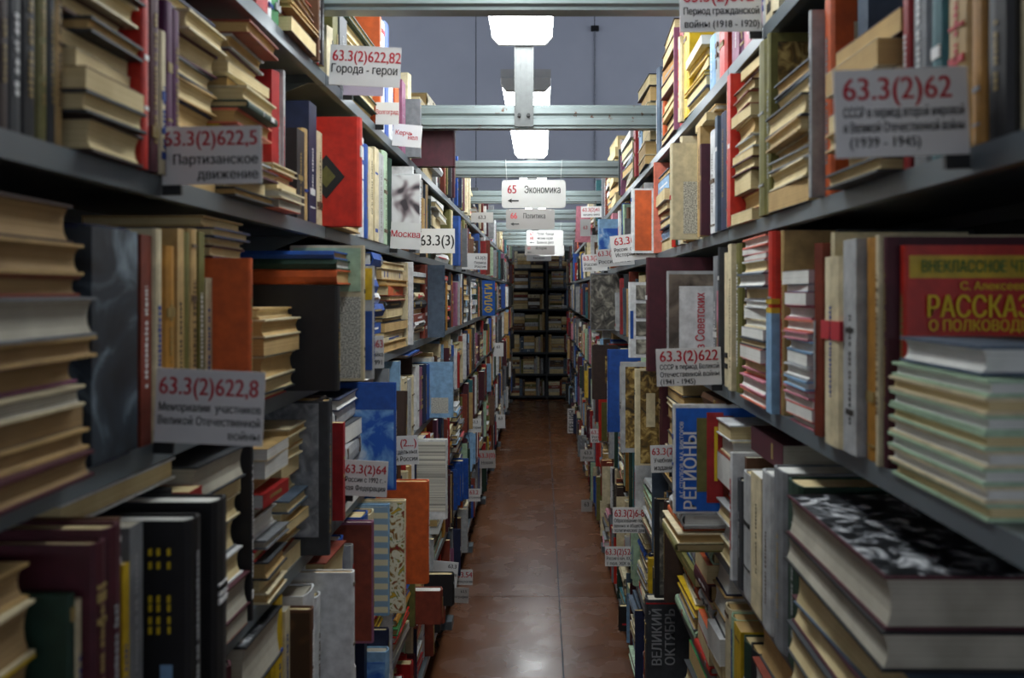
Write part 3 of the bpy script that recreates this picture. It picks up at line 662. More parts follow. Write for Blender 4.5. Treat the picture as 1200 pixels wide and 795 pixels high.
r = Row('R', 'B', .44)
r.V(1240, 1196, -80, 'cream', -.01); r.V(1192, 1152, -60, 'black', .0, spinetxt=True, lab='black spine with pale red and white lettering at right top'); r.V(1150, 1136, -40, 'ochre'); r.V(1134, 1106, -40, 'tan')
r.V(1104, 1088, -50, 'teal'); r.V(1086, 1066, -60, 'grey'); r.V(1064, 1056, -40, 'red')
r.K(1054, 975, 8, 7, ['charcoal', 'cream', 'tan', 'grey', 'charcoal', 'cream', 'brown'], spine=0, pgs=PG1, prot=.01, dep=.16)
r.V(973, 964, -25, 'orange', .0, .19, hard=True, pics=[('cover_cream', .15, .98, .05, .8)], lab='orange-red book behind the cream stack by the 63.3(2)62 sign'); r.V(963, 953, 12, 'lightgrey', .015)
r.K(950, 902, 62, 8, ['charcoal', 'cream', 'grey', 'cream', 'tan', 'charcoal', 'slate'], spine=0, pgs=PG1, prot=.006)
r.F(901, 30, 'olive', .014, .17, .03, pics=[('pic_gold', .08, .95, .06, .95)], lab='olive and gold decorated cover standing behind cream stack')
r.V(899, 887, 45, 'olive', .01); r.K(886, 864, 52, 12, ['cream', 'redbrown', 'brown', 'maroon', 'tan', 'lightgrey', 'cream'], spine=0, pgs=PG1)
r.V(863, 852, 80, 'brightred', .012); r.V(851, 838, 128, 'navy', .006); r.V(838, 824, 150, 'white', .008); r.V(824, 818, 162, 'cream', .0)
r.O(836, 812, 2, .03, ['cream', 'tan'], spine=0)
r.F(786, 168, 'cream', .02, .14, .1, mapframe=True, pics=[('pic_newsprint', .2, .95, .06, .6)], lab='cream booklet cover with printed border facing the camera')
r.V(None, 782, 172, 'tan', .02); r.K(785, 771, 196, 8, ['lightgrey', 'lightblue', 'slate', 'redbrown', 'brown'], spine=.3); r.V(770, 766, 180, 'salmon', .012)
r.F(740, 221, 'white', .03, .1, .1, pics=[('cover_orange', .1, .6, .04, .97)], lab='white book with an orange patterned cover above the 63.3(2)6 sign')
r.V(None, 735, 232, 'olive'); r.F(701, 257, 'lightblue', .03, .1, .1, pics=[('pic_sky', .04, .96, .04, .8)], lab='small sky blue book with yellow book on top'); r.O(721, 713, 2, .04, ['ochre', 'tan'], spine=1)
r.V(None, 700, 265, 'grey'); r.V(None, 698, 250, 'pink', .03)
r.fill(11.1, .3)

r = Row('R', 'C', .62)
r.K(1156, 1042, 446, 8, ['palegreen', 'cream', 'palegreen', 'cream', 'palegreen'], spine=0, pgs=['cream', 'white'], prot=.004, dep=.17, jit=.002, hard=True, thick=[1]*8, neat=True)
r.O(1150, 1050, 1, .024, ['slate'], spine=0, dep=.15, prot=-.006, lab='thick book lying on top of the near right pile of thin books')
r.F(1060, 288, 'brightred', .014, .155, .0, rasskazy=True, pg='white', pics=[('cover_yellow', .03, .99, .855, .955), ('pic_floral_dark', .1, .9, .35, .55)], lab='red and yellow children\'s book РАССКАЗЫ facing the camera')
r.V(None, 1040, 278, 'maroon', .0, .2); r.V(1040, 1026, 276, 'cream', .004, .2); r.V(1026, 1012, 278, 'ochre', .0, .19); r.V(1010, 988, 280, 'lightgrey', .008, .18)
r.V(986, 962, 300, 'cream', .012, .12, pics=[('ink_red', .5, .9, .55, .66, 'printed_square'), ('ink_green', .3, .8, .82, .93, 'printed_mark')], bands=[('ink_red', .56, .66)], lab='cream spine with small red square beside the blue booklet stack')
r.K(950, 920, 316, 14, ['pink', 'salmon', 'pink', 'pink', 'lightblue', 'lightgrey', 'slate', 'lightblue'], spine=0, pgs=['white'], prot=.004, dep=.13, jit=.004)
r.F(917, 260, 'tan', .012, .21, .0, lab='tall tan board standing behind the blue and pink booklets')
r.V(918, 898, 258, 'brightred', .012, .17, bands=[('cover_lightblue', 0, .55), ('cover_yellow', .55, .58), ('cover_yellow', .6, .63)], lab='tall spine, red above and light blue below with yellow bands')
r.K(897, 866, 266, 16, ['salmon', 'pink', 'salmon', 'pink', 'salmon', 'charcoal', 'lightgrey', 'cream', 'white', 'white', 'white', 'slate', 'white'], spine=0, pgs=['white', 'white', 'cream'], prot=.008)
r.V(866, 861, 285, 'olive'); r.V(861, 853, 286, 'cream', .006); r.V(853, 847, 296, 'cream'); r.V(847, 841, 290, 'charcoal', .008); r.V(840, 834, 300, 'grey')
r.F(782, 318, 'lightgrey', .02, .16, .11, pics=[('pic_frame', .02, .98, .03, .97), ('cover_white', .15, .9, .0, .86, 'title_panel')], soviet=True, lab='framed white cover with red vertical writing above the 63.3(2)622 sign')
r.F(758, 302, 'maroon', .03, .2, .11, lab='large plain dark maroon book cover facing the camera')
r.F(738, 331, 'white', .02, .13, .11, photos=True, pics=[('cover_blue', .03, .1, .25, .62, 'printed_band')]+[('pic_photo', .15, .4, .05+.24*i, .24+.24*i, 'printed_photo') for i in range(4)], lab='white book cover with a column of four photos')
r.V(None, 735, 326, 'red', .05); r.V(None, 732, 328, 'darkgreen', .05); r.F(692, 320, 'grey', .04, .17, .12, pics=[('pic_photo', .02, .98, .02, .98)], lab='large grey photo-covered book facing the camera, right third shelf')
for p1, t, c in ((692, 333, 'redbrown'), (690, 335, 'brown'), (687, 338, 'white'), (684, 337, 'blue'), (682, 340, 'lightblue'), (679, 336, 'salmon')): r.V(None, p1, t, c, .02)
r.fill(11.1, .25)

r = Row('R', 'D', .42)
yk = .705
r.cur = yk
z0_ = r.stack(yk, yk+.34, .160, 4, ['maroon', 'charcoal', 'maroon', 'slate'], .03, dep=.25, spine=0, pgs=['grey', 'cream'], jit=.006, hard=True, thick=[.8, .8, .7, 1], labels={3: 'thick book under the photo album in the near right pile'})
r.stack(yk+.005, yk+.335, .085, 2, ['black', 'maroon'], .036, dep=.25, spine=0, zb=.161, pgs=['grey'], jit=.004, hard=True, album=True, thick=[.75, 1], labels={0: 'black and white covered album second from top of near right pile', 1: 'photo album with black and white crowd cover on near right pile'})
r.cur = yk+.345
r.V(None, 898, 572, 'darkgreen', .012, .2, tmin=.03); r.V(None, 886, 556, 'grey', .014); r.V(None, 878, 560, 'lightgrey', .014); r.V(None, 872, 562, 'cream', .012); r.V(None, 866, 560, 'lightgrey', .012); r.V(None, 862, 566, 'charcoal', .012)
r.O(908, 872, 1, .04, ['maroon'], spine=1, lab='dark maroon book lying across upright books under the right third shelf')
r.K(862, 850, 500, 7, ['cream', 'white', 'lightgrey', 'orange', 'redbrown'], spine=.2, pgs=['white', 'cream'])
yb_ = r.y(850, AR); r.cur = max(r.cur, yb_); yb_ = r.cur
r.stack(yb_, yb_+.17, .075, 4, ['olive', 'cream', 'orange', 'lightgrey'], .085, hero=True, spine=.4)
r.F(789, 475, 'white', .016, .16, .13, pics=[('cover_brightblue', .03, .99, .02, .97), ('cover_olive', .28, .4, .2, .88, 'printed_book'), ('cover_red', .4, .6, .1, .93, 'printed_book'), ('ink_yellow', .49, .53, .3, .8, 'printed_mark'), ('cover_redbrown', .6, .72, .08, .9, 'printed_book')], regiony=True, base=.0755, lab='bright blue book РЕГИОНЫ with printed book spines facing the camera'); r.cur = yb_+.175
r.K(795, 778, 452, 9, ['tan', 'brown', 'cream', 'charcoal'], spine=0, pgs=['yellowed', 'cream']); r.V(778, 771, 450, 'maroon', .01)
r.F(744, 433, 'cream', .016, .13, .1, pics=[('pic_gold', .12, .98, .02, .98), ('cover_cream', .25, .45, .4, .75, 'printed_ribbon')], lab='brown and gold book with a pale ribbon on its cover')
r.O(757, 747, 2, .04, ['navy', 'tan'], spine=1)
r.F(727, 425, 'lightgrey', .02, .13, .1, pics=[('pic_gold', .12, .9, .05, .95)]); r.V(None, 724, 415, 'palegreen', .03); r.F(712, 410, 'blue', .03, .14, .11, pics=[('ink_grey', .3, .5, .2, .8)], lab='navy blue book with pale vertical print, right fourth shelf'); r.V(None, 700, 410, 'cream', .06); r.F(694, 405, 'darkbrown', .04, .12, .11, pics=[('pic_gold', .5, .9, .3, .8)])
r.fill(11.1, .2)

r = Row('R', 'E', .7)
r.K(935, 885, 760, 5, ['redbrown', 'charcoal', 'maroon'], spine=.2)
r.V(885, 876, 768, 'black'); r.V(876, 868, 758, 'darkgreen'); r.V(868, 860, 742, 'yellow'); r.V(860, 854, 728, 'palegreen'); r.V(854, 848, 716, 'cream')
r.O(890, 852, 1, .012, ['salmon'], spine=0, prot=.05, jit=.0, hard=False, lab='salmon pink booklet lying flat and jutting out on the right', deco=False)
r.K(848, 836, 640, 6, ['tan', 'navy', 'white', 'charcoal'], spine=.2, pgs=['white', 'cream']); r.K(835, 818, 605, 9, ['brightred', 'maroon', 'orange', 'palegreen', 'lightgrey'], spine=.4)
r.K(817, 796, 604, 11, ['palegreen', 'grey', 'yellow', 'cream', 'orange', 'charcoal', 'olive'], spine=.4)
r.F(779, 566, 'darkbrown', .03, .14, .1); r.F(767, 572, 'black', .02, .13, .1, pics=[('pic_photo', .1, .95, .03, .97)], lab='dark book with strip of black and white photographs')
r.K(768, 756, 580, 8, ['lightblue', 'cream', 'palegreen', 'white'], spine=.2); r.F(744, 536, 'white', .016, .1, .1, lab='white narrow book behind the 63.3(2) sign')
r.V(None, 738, 510, 'yellow'); r.V(None, 731, 505, 'teal', .03); r.V(None, 725, 500, 'redbrown', .02); r.V(None, 716, 490, 'darkgreen', .03)
r.fill(11.1, .3)

r = Row('R', 'F', .9)
r.K(850, 832, 730, 8, ['navy', 'blue', 'charcoal', 'teal'], spine=.3); r.K(830, 808, 728, 6, ['black', 'charcoal', 'green'], spine=.2)
r.gapto(789)
r.F(757, 697, 'charcoal', .045, .15, .075, oktyabr=True, pg='grey', pics=[('cover_red', .0, 1, .955, .97, 'printed_line')], lab='black book titled ВЕЛИКИЙ ОКТЯБРЬ standing low on the right')
r.fill(2.9, .4); r.F(732, 660, 'lightgrey', .02, .12, .02); r.fill(11.1, .3)
r = Row('R', 'G', 1.5)
r.V(737, 733, 690, 'palegreen'); r.F(725, 735, 'black', .03, .14, .12, pics=[('ink_red', .1, .25, .25, .32, 'printed_mark')], p0=752); r.fill(11.1, .35)

# end bookcase across the aisle: frame first, then its books (facing the camera)
YE = 11.36
ee = empty('metal_bookcase', (0, YE, 0)); tag(ee, 'dark metal bookcase closing the far end of the aisle', 'bookcase', 'bookcase bays along the aisle')
ZE = [.05, .36, .66, .97, 1.27, 1.56, 1.84]
for x in (-.95, .07, 1.03): MB().box(x-.015, x+.015, 0, .3, 0, 2.1).obj('upright', 'panel_dark', ee)
for z in ZE:
    for x0, x1 in ((-.934, .054), (.086, 1.014)): MB().box(x0, x1, 0, .3, z-.025, z).obj('shelf', 'panel_dark', ee)
MB().box(-.96, 1.04, .302, .31, 0, 2.1).obj('dark_backing', 'panel_dark', ee)
rg = random.Random(3)
MIXE = ['tan', 'cream', 'brown', 'darkbrown', 'grey', 'olive', 'redbrown', 'cream', 'tan', 'slate', 'lightgrey']
for z in ZE:
    for x0, x1 in ((-.93, .05), (.09, 1.01)):
        x = x0+.005
        while x < x1-.03:
            if rg.random() < .55 and x1-x > .16:
                L = rg.uniform(.14, min(.2, x1-x)); n = rg.randint(4, 8); hh = rg.uniform(.19, .255); zz = z
                for i in range(n):
                    t = hh/n; M = mkmat((0, 0, 1), (0, 1, 0), (-1, 0, 0), (x, YE+.03+rg.uniform(0, .02), zz+.0005), (t-.0005, .14, L))
                    if rg.random() < .5: M = mkmat((0, 0, 1), (0, -1, 0), (1, 0, 0), (x, YE+.03+rg.uniform(0, .02), zz+.0005), (t-.0005, .14, L))
                    rec(rg.choice(MIXE), rg.choice(PGS), (t-.0005, .14, L), M, 'L', 'A', 'e', {}); zz += t
                x += L+.004
            else:
                t = rg.choice((.015, .02, .03, .04)); h = rg.uniform(.19, .25)
                if x+t > x1: break
                rec(rg.choice(MIXE), rg.choice(PGS), (t, .14, h), mkmat((1, 0, 0), (0, 1, 0), (0, 0, 1), (x, YE+.03+rg.uniform(0, .02), z+.0005), (t, .14, h)), 'L', 'A', 'e', {}); x += t+.001

# ---- turn the records into objects
NIND = 360
order = sorted(range(len(BOOKS)), key=lambda i: -BOOKS[i]['area'])
near_ids = set(order[:NIND])
SHELF = dict(A='top', B='second', C='third', D='fourth', E='fifth', F='sixth', G='bottom')
SN = {'L': 'left', 'R': 'right'}
def add_tc(me, vals):
    at = me.attributes.new('tc', 'FLOAT', 'POINT'); at.data.foreach_set('value', vals)
# ordinals counted over what the frame shows
cv, ck = {}, {}
for i, b in enumerate(BOOKS):
    key = (b['side'], b['row'])
    if b['kind'] == 'v' and b['inframe']: cv[key] = cv.get(key, 0)+1; b['n'] = cv[key]
    if b['kind'] == 'k' and b['inframe']:
        d_ = ck.setdefault(key, {}); d_.setdefault(b['idx'][0], len(d_)+1); b['n'] = (d_[b['idx'][0]], b['idx'][1])
mass = dict(v=[], f=[], mi=[], tc=[]); slots = []
used = set()
for i, b in enumerate(BOOKS):
    b['near'] = i in near_ids
    parts = book_parts(b); M = b['M']; off = random.random()*9
    if not b['near']:
        for nm, v, f, mat in parts:
            if mat not in slots: slots.append(mat)
            n = len(mass['v']); mass['v'] += [tuple(M @ Vector(p)) for p in v]; mass['tc'] += [p[0]+off for p in v]
            mass['f'] += [tuple(n+q for q in g_) for g_ in f]; mass['mi'] += [slots.index(mat)]*len(f)
        continue
    c = WORD.get(b['col'], b['col']); sh = '%s %s shelf' % (SN[b['side']], SHELF[b['row']])
    lab = b['o'].get('lab')
    if not lab or lab in used:
        if b['kind'] == 'v': lab = '%s upright book, %s upright from the camera on the %s' % (c, ORD(b.get('n', 0)), sh)
        else:
            q = b.get('n', (0, 0)); lab = '%s book lying %s from bottom of %s stack, %s' % (c, ORD(q[1]), ORD(q[0]), sh)
    used.add(lab)
    e = empty('book'); e.matrix_basis = M; tag(e, lab, 'book', 'books on the %s bookcase' % SN[b['side']]); b['obj'] = e
    for nm, v, f, mat in parts:
        me = bpy.data.meshes.new(nm); me.from_pydata(v, [], f); me.materials.append(MATS[mat]); fix(me)
        add_tc(me, [p.co.x+off for p in me.vertices])
        po = link(bpy.data.objects.new(nm, me), e)
        if nm == 'spine_print': po['kind'] = 'stuff'
me = bpy.data.meshes.new('distant_books'); me.from_pydata(mass['v'], [], mass['f'])
for s_ in slots: me.materials.append(MATS[s_])
me.polygons.foreach_set('material_index', mass['mi']); add_tc(me, mass['tc']); fix(me)
tag(link(bpy.data.objects.new('distant_books', me)), 'rows of books receding down both sides to the far end', 'books', kind='stuff')

# ---- lettering and emblems on particular books
for b in BOOKS:
    o = b['o']; e = b.get('obj')
    if e is None: continue
    sd = SIDE[b['side']][0]
    if 'face' in b:
        u0, dep, y0, zb, h = b['face']; xo = sd*u0
        def on(name, s_, fu, fv, size, mat, rot=0, al='CENTER', xs=1., bold=.02, maxw=None):
            M = Matrix.Translation((xo+sd*dep*fu, y0-.0034, zb+h*fv)) @ Matrix.Rotation(rot, 4, 'Y') @ Matrix.Rotation(math.pi/2, 4, 'X')
            text_obj(name, s_, mat, e, M, size, al, xs, bold, maxw)
        if o.get('rasskazy'):
            on('series_title', 'ВНЕКЛАССНОЕ ЧТЕНИЕ', .52, .905, .016, 'ink_green', maxw=dep*.84)
            on('author', 'С. Алексеев', .55, .82, .011, 'ink_yellow'); on('title', 'РАССКАЗЫ', .52, .725, .03, 'ink_yellow', bold=.05, maxw=dep*.76)
            on('subtitle', 'О ПОЛКОВОДЦАХ', .52, .645, .015, 'ink_yellow', maxw=dep*.75)
        if o.get('regiony'):
            on('title', 'РЕГИОНЫ', .21, .4, .034, 'ink_white', -math.pi/2, bold=.03, maxw=h*.7); on('author', 'А.Г. СТОЛБОВ, М.А. ВИКТОРОВ', .1, .5, .010, 'ink_white', -math.pi/2, maxw=h*.7)
        if o.get('soviet'):
            on('title', 'Союз Советских', .42, .45, .026, 'ink_red', -math.pi/2, maxw=h*.7)
        if o.get('oktyabr'):
            on('title', 'ВЕЛИКИЙ', .2, .62, .036, 'ink_grey', -math.pi/2, bold=.06, maxw=h*.58); on('title', 'ОКТЯБРЬ', .43, .62, .036, 'ink_grey', -math.pi/2, bold=.06, maxw=h*.58)
        if o.get('flag'): on('title', 'ФЛАГИ', .3, .5, .07, 'ink_yellow', -math.pi/2, bold=.03, maxw=h*.8)
        if o.get('blacktxt'):
            on('title', 'И ещё долго\nпосле войны', .35, .75, .012, 'ink_yellow', -math.pi/2, al='CENTER') if False else None
        if o.get('emblem'):
            mb = MB(); cx = .062; hw = .034; hz = h*.2; zc = h*.45
            P4 = [(cx-hw, zc), (cx, zc-hz), (cx+hw, zc), (cx, zc+hz)]
            t = b['dims'][0]
            mb.prism(P4, 'x', -.001, 0.0); eo = mb.obj('diamond_emblem', 'cover_black', e)
            mb = MB(); P4 = [(cx-hw*.5, zc), (cx, zc-hz*.5), (cx+hw*.5, zc), (cx, zc+hz*.5)]; mb.prism(P4, 'x', -.0016, -.001); mb.obj('emblem_centre', 'cover_olive', eo)
    if o.get('album') and b['col'] == 'maroon':
        t, wd, h = b['dims']
        MB().box(t, t+.0006, wd*.01, wd*.99, h*.01, h*.99).obj('cover_picture', 'pic_album', e)
    if o.get('albumtop') and b['col'] == 'black':
        t, wd, h = b['dims']; MB().box(t, t+.0006, wd*.02, wd*.98, h*.02, h*.98).obj('cover_picture', 'pic_album', e)

# ------------------------------------------------------------------ shelf signs (cards clipped to the shelf edges)
def sign(side, pl, pr, pt, pb, lines, lab, roll=0., mat='sign_card', clip=None, d=None):
    s, a, Z = SIDE[side]
    inner = pl if side == 'L' else pr
    d = d or FPX*(a-.002)/abs(inner-VPX)
    x0, _, z1 = P(pl, pt, d); x1, _, z0 = P(pr, pb, d)
    cx, cz, W, H = (x0+x1)/2, z0, x1-x0, z1-z0
    e = empty('shelf_sign', (cx, d, cz)); e.rotation_euler = (0, math.radians(roll), 0); tag(e, lab, 'sign', 'signs clipped to the shelves')
    MB().box(-W/2, W/2, 0, .0015, 0, H).obj('card', mat, e)
    base = e.matrix_basis.copy() if False else (Matrix.Translation((cx, d, cz)) @ Matrix.Rotation(math.radians(roll), 4, 'Y'))
    for (tx, fs, fy, ink, al, fx) in lines:
        M = base @ Matrix.Translation((W*(fx-.5), -.0006, H*fy)) @ Matrix.Rotation(math.pi/2, 4, 'X')
        cu_w = W*(.96 if al == 'CENTER' else .96-abs(fx if al == 'LEFT' else 1-fx))
        o = text_obj('number_text' if ink == 'ink_red' else 'caption_text', tx, ink, e, M, H*fs, al, .9, .018, cu_w)
        o.matrix_local = base.inverted() @ M
    zl = min(Z.values(), key=lambda z: abs(z-.011-(z0 if clip is None else clip)))
    k = MB(); ci = s*(a-.001)-cx; zc = min(max(zl-.011-cz, -.004), H)
    k.box(min(ci, ci-s*.02), max(ci, ci-s*.02), .0015, .006, min(zc-.008, .0), max(zc+.008, .012)); k.obj('clip', 'clip_black', e)
R_, B_ = 'ink_red', 'ink_black'
sign('L', 190, 307, 148, 216, [('63.3(2)622,5', .36, .78, R_, 'RIGHT', .97), ('Партизанское', .24, .42, B_, 'RIGHT', .97), ('движение', .24, .16, B_, 'RIGHT', .97)], 'sign reading Партизанское движение under the number 622,5', -1)
sign('L', 180, 307, 434, 521, [('63.3(2)622,8', .33, .76, R_, 'RIGHT', .95), ('Мемориалии  участников', .16, .48, B_, 'RIGHT', .98), ('Великой Отечественной', .16, .3, B_, 'RIGHT', .98), ('войны', .16, .12, B_, 'RIGHT', .98)], 'white sign numbered 63.3(2)622,8 on the left third shelf', 2.5)
sign('L', 385, 468, 54, 101, [('63.3(2)622,82', .38, .72, R_, 'CENTER', .52), ('Города - герои', .30, .4, B_, 'RIGHT', .97)], 'sign reading Города - герои at the top left', 3)
sign('L', 402, 453, 540, 582, [('63.3(2)64', .34, .74, R_, 'RIGHT', .97), ('России с 1992 г. -', .2, .45, B_, 'RIGHT', .97), ('кая Федерация', .2, .22, B_, 'RIGHT', .97)], 'sign numbered 63.3(2)64 on the left fourth shelf', 3)
sign('L', 457, 492, 261, 292, [('Москва', .34, .55, R_, 'CENTER', .5)], 'white sign reading Москва on the left second shelf', 3)
sign('L', 492, 533, 268, 297, [('63.3(3)', .6, .5, 'ink_black', 'CENTER', .5)], 'cream plate numbered 63.3(3) beside the Москва sign', 0, 'sign_plate')
sign('L', 415, 450, 394, 432, [('63.3(2)63', .34, .74, R_, 'CENTER', .5), ('Перестройка', .2, .42, B_, 'CENTER', .5), ('1985 - 1991', .2, .18, B_, 'CENTER', .5)], 'sign numbered 63.3(2)63 behind two small white cards', -1, d=1.46)
sign('L', 404, 427, 402, 434, [('ла', .36, .5, R_, 'RIGHT', .9)], 'small white card ending in ла in front of the 63 sign', 0, d=1.44)
sign('L', 403, 416, 408, 440, [('ск', .36, .45, R_, 'CENTER', .5)], 'small white card ending in ск, frontmost of three', 0, d=1.42)
sign('L', 460, 491, 511, 545, [('(2...)', .36, .74, R_, 'RIGHT', .96), ('отдельных', .22, .44, B_, 'RIGHT', .97), ('ей России', .22, .2, B_, 'RIGHT', .97)], 'sign reading (2...) right of the cloudy blue book', -3, d=1.98)
sign('L', 402, 449, 84, 112, [], 'blank lilac card peeking out below the Города - герои sign', 2, 'sign_card_lilac')
sign('R', 674, 693, 242, 284, [], 'tall pink card far along the right top', 2, 'cover_pink')
sign('R', 680, 692, 257, 277, [('63', .3, .5, R_, 'CENTER', .5)], 'white card in front of the tall pink card', 0, d=5.2)
sign('L', 440, 467, 120, 146, [('Волгоград', .3, .55, R_, 'CENTER', .5)], 'small sign reading Волгоград below the Города - герои sign', 1)
sign('L', 459, 493, 146, 172, [('Керчь', .3, .6, R_, 'LEFT', .08), ('нел', .3, .42, R_, 'CENTER', .7)], 'white card on the left top shelf near the maroon book', 5)
sign('L', 541, 571, 297, 316, [('63.3(2)', .26, .72, B_, 'RIGHT', .95), ('Период', .22, .42, B_, 'RIGHT', .95), ('России', .22, .18, B_, 'RIGHT', .95)], 'white sign on the left second shelf beneath the yellow book', 1)
sign('L', 552, 578, 249, 261, [('63.3', .5, .5, B_, 'CENTER', .5)], 'small dim sign on the far left second shelf', 0, 'sign_card_grey')
sign('L', 500, 535, 658, 688, [('63.3', .22, .82, B_, 'RIGHT', .95), ('экономическая', .2, .5, B_, 'LEFT', .05)], 'tilted white card low on the left beside the floor', 5)
sign('L', 535, 554, 668, 686, [('63.54', .5, .65, R_, 'CENTER', .5), ('этнология', .26, .22, B_, 'CENTER', .5)], 'small card numbered 63.54 low on the left', 0)
sign('L', 525, 549, 689, 707, [('63.5', .26, .75, B_, 'RIGHT', .9), ('Этнография', .24, .4, B_, 'CENTER', .5)], 'grey card below the 63.54 card near the floor', 2, 'sign_card_grey')
sign('L', 563, 581, 643, 657, [('63.4', .5, .6, R_, 'CENTER', .5)], 'small grey sign low on the left, right of white box', 0, 'sign_card_grey')
sign('L', 548, 563, 573, 588, [('63.2', .45, .7, R_, 'CENTER', .5), ('источники', .25, .3, B_, 'CENTER', .5)], 'small sign on the left lower shelf at mid distance', 0)
sign('L', 549, 564, 491, 507, [('63.3', .3, .75, B_, 'CENTER', .5), ('История', .25, .35, B_, 'CENTER', .5)], 'white sign beside the red striped spine on the left', 0)
sign('L', 561, 581, 528, 549, [('63.3(0)', .36, .7, R_, 'CENTER', .5), ('Новая', .25, .3, B_, 'CENTER', .5)], 'sign with red number in the middle left distance', -2, 'sign_card_grey')
sign('L', 578, 590, 402, 418, [('63', .3, .7, B_, 'CENTER', .5)], 'white card in front of the far left books', 0)
sign('L', 581, 592, 486, 502, [('63', .35, .7, B_, 'CENTER', .5)], 'small white card far down the left side', 0)
sign('L', 586, 598, 527, 541, [('63.1', .4, .6, R_, 'CENTER', .5)], 'small grey card far left near the floor', 0, 'sign_card_grey')
sign('R', 980, 1137, 80, 183, [('63.3(2)62', .36, .76, R_, 'CENTER', .47), ('СССР в период второй мировой', .165, .5, B_, 'LEFT', .06), ('и Великой Отечественной войны', .165, .33, B_, 'LEFT', .06), ('(1939 - 1945)', .165, .16, B_, 'LEFT', .1)], 'large sign numbered 63.3(2)62 at the upper right', -2)
sign('R', 770, 846, 408, 452, [('63.3(2)622', .4, .78, R_, 'LEFT', .05), ('СССР в период Великой', .19, .5, B_, 'LEFT', .05), ('Отечественной войны', .19, .3, B_, 'LEFT', .05), ('(1941 - 1945)', .19, .11, B_, 'LEFT', .05)], 'white sign numbered 63.3(2)622 on the right third shelf', -2)
sign('R', 797, 893, -16, 37, [('63.3(2)612', .4, .78, R_, 'LEFT', .04), ('Период гражданской', .22, .45, B_, 'LEFT', .04), ('войны (1918 - 1920)', .22, .16, B_, 'LEFT', .05)], 'sign reading Период гражданской войны at the top edge', -1)
sign('R', 718, 769, 274, 305, [('63.3(2)6', .4, .76, R_, 'CENTER', .45), ('Россия  с окт. 1917г...', .2, .45, B_, 'LEFT', .06), ('История СССР', .2, .25, B_, 'LEFT', .08)], 'tilted sign numbered 63.3(2)6 under the orange patterned book', -7)
sign('R', 700, 744, 291, 312, [('63.3(2)5', .4, .74, R_, 'LEFT', .04), ('Россия, XIX в.', .3, .28, B_, 'LEFT', .04)], 'sign numbered 63.3(2)5 half behind the 63.3(2)6 sign', -5)
sign('R', 683, 712, 298, 318, [('63.3(2)4', .38, .76, R_, 'LEFT', .04), ('Россия', .26, .4, B_, 'LEFT', .06), ('XVIII', .24, .16, B_, 'LEFT', .06)], 'sign behind and left of the 63.3(2)5 sign', -3)
sign('R', 681, 705, 242, 255, [('63.3(2)41', .46, .68, R_, 'CENTER', .5), ('начало века', .28, .25, B_, 'LEFT', .1)], 'small pale sign with red number, far right top', -1)
sign('R', 763, 793, 522, 554, [('63.3(2)', .36, .76, R_, 'LEFT', .05), ('Учебники', .24, .44, B_, 'LEFT', .12), ('издания', .24, .17, B_, 'LEFT', .12)], 'sign reading 63.3(2) Учебники left of the РЕГИОНЫ book', -2)
sign('R', 718, 756, 595, 625, [('63.3(2)6-8', .4, .76, R_, 'LEFT', .05), ('Образование гос.', .2, .48, B_, 'LEFT', .04), ('венных и обществ.', .2, .28, B_, 'LEFT', .04), ('политических дея', .2, .1, B_, 'LEFT', .04)], 'sign numbered 63.3(2)6-8 low on the right side', 0)
sign('R', 709, 743, 641, 664, [('63.3(2)522', .44, .72, R_, 'CENTER', .5), ('Россия в нач. XX в.', .24, .4, B_, 'LEFT', .05), ('1 пол. XIX в.', .24, .14, B_, 'LEFT', .05)], 'sign numbered 63.3(2)522 lowest on the right side', 0)
sign('R', 692, 711, 503, 519, [('63.3(2)', .42, .74, R_, 'LEFT', .04), ('Россия', .28, .4, B_, 'LEFT', .08), ('XVII - X', .28, .14, B_, 'LEFT', .08)], 'small sign in the middle right distance', 0)
sign('R', 680, 698, 527, 541, [('63.3', .4, .7, B_, 'CENTER', .5), ('Россия', .28, .3, B_, 'CENTER', .5)], 'grey sign low in the right distance', 0, 'sign_card_grey')
sign('R', 681, 694, 586, 600, [('63', .5, .6, B_, 'CENTER', .5)], 'small grey sign near the floor on the right', 0, 'sign_card_grey')
sign('R', 665, 675, 479, 508, [], 'narrow card with vertical lettering ГРЕЦИЯ far right', 0)
gs = bpy.data.objects[[o.name for o in bpy.data.objects if o.get('label', '').find('ГРЕЦИЯ') > 0][0]]
gx, gy, gz = P(670, 493.5, gs.location.y)
text_obj('caption_text', 'ГРЕЦИЯ', 'ink_black', gs, Matrix.Translation((gx, gy-.0008, gz)) @ Matrix.Rotation(-math.pi/2, 4, 'Y') @ Matrix.Rotation(math.pi/2, 4, 'X'), .07, 'CENTER', .8, .01, .24)
sign('R', 713, 721, 722, 741, [('63', .4, .5, B_, 'CENTER', .5)], 'tiny grey tag at the floor on the right', 0, 'sign_card_grey')

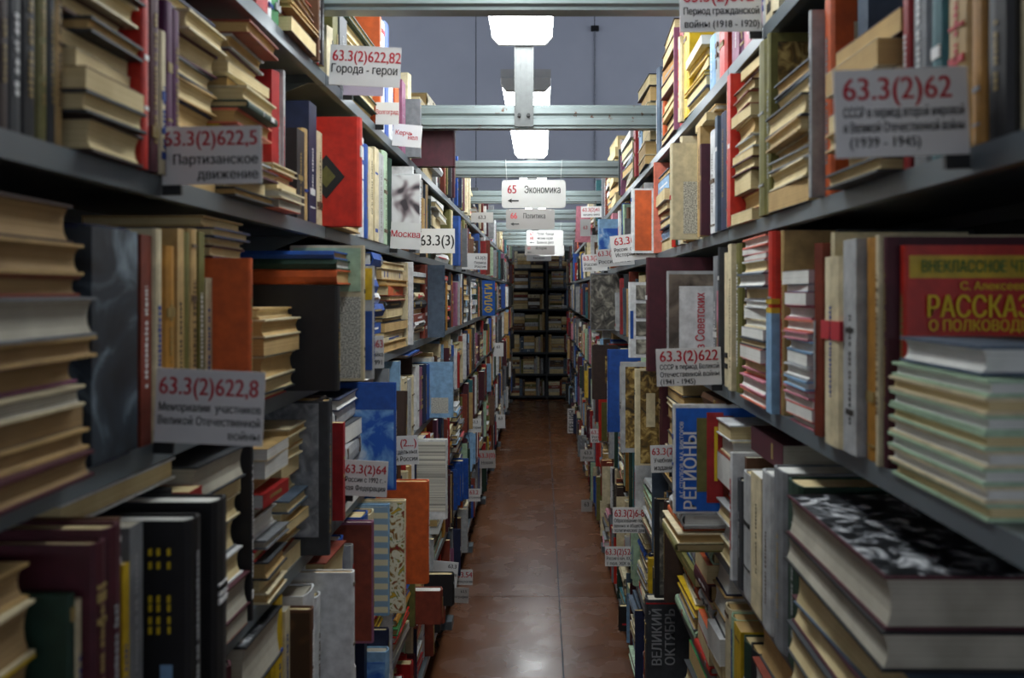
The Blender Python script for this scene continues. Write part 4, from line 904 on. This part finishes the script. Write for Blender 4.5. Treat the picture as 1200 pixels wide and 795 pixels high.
# ------------------------------------------------------------------ hanging direction signs
def arrow(e, W, H, fx, fy, L):
    k = MB(); x0 = W*(fx-.5); z = H*fy
    pr = [(x0, z), (x0+L*.4, z-L*.2), (x0+L*.34, z-L*.06), (x0+L, z-L*.06), (x0+L, z+L*.06), (x0+L*.34, z+L*.06), (x0+L*.4, z+L*.2)]
    k.prism(pr, 'y', -.0012, -.0002); k.obj('arrow', 'ink_black', e)
def hang(pl, pr, pt, pb, bi, lines, lab, mat, arr=None):
    d = BOUND[bi]-.026
    x0, _, z1 = P(pl, pt, d); x1, _, z0 = P(pr, pb, d); W, H = x1-x0, z1-z0; cx = (x0+x1)/2
    e = empty('hanging_sign', (cx, d, z0)); tag(e, lab, 'sign', 'direction signs hung from the crossbeams')
    r_ = H*.12; pf = []
    for (qx, qz, a0) in ((W/2-r_, r_, -90), (W/2-r_, H-r_, 0), (-W/2+r_, H-r_, 90), (-W/2+r_, r_, 180)):
        for j in range(4): t_ = math.radians(a0+30*j); pf.append((qx+r_*math.cos(t_), qz+r_*math.sin(t_)))
    MB().prism(pf, 'y', 0, .004).obj('plate', mat, e)
    top = Z1-z0+.004
    for sx_ in (-.42, .42):
        wz = MB(); xx = sx_*W; tx_ = xx*1.05
        wz.tube((xx, -.002, H*.93), (tx_, -.0015, top), .0014, 6); wz.tube((tx_, -.0015, top), (tx_, .05, top), .0014, 6); wz.obj('hanger_wire', 'wire', e)
    base = Matrix.Translation((cx, d, z0))
    for (tx, fs, fx, fy, ink, xs, al) in lines:
        M = base @ Matrix.Translation((W*(fx-.5), -.0008, H*fy)) @ Matrix.Rotation(math.pi/2, 4, 'X')
        text_obj('number_text' if ink == R_ else 'caption_text', tx, ink, e, M, H*fs, al, xs, .012)
    if arr: arrow(e, W, H, *arr)
hang(588, 663, 211, 244, 3, [('65', .42, .16, .65, R_, .8, 'CENTER'), ('Экономика', .36, .35, .64, B_, .66, 'LEFT')], 'white hanging sign 65 Экономика with a left arrow', 'sign_plate', (.09, .26, .05))
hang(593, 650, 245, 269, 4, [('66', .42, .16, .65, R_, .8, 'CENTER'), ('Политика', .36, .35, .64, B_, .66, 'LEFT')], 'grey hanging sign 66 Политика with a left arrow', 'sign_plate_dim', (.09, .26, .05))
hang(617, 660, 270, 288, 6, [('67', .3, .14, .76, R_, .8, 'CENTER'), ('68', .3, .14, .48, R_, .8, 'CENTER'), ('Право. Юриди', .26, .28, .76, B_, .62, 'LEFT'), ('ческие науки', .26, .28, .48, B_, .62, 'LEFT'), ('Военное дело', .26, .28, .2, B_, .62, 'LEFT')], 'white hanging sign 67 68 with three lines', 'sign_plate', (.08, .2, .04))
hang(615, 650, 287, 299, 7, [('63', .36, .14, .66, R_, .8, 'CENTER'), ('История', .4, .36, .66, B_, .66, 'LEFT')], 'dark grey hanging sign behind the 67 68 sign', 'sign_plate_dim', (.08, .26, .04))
hang(632, 661, 287, 300, 8, [], 'white hanging sign partly hidden by the dark grey sign', 'sign_plate')
hang(617, 646, 299, 306, 9, [('Языкознание', .5, .5, .5, B_, .6, 'CENTER')], 'small white hanging sign farthest down the aisle', 'sign_plate')
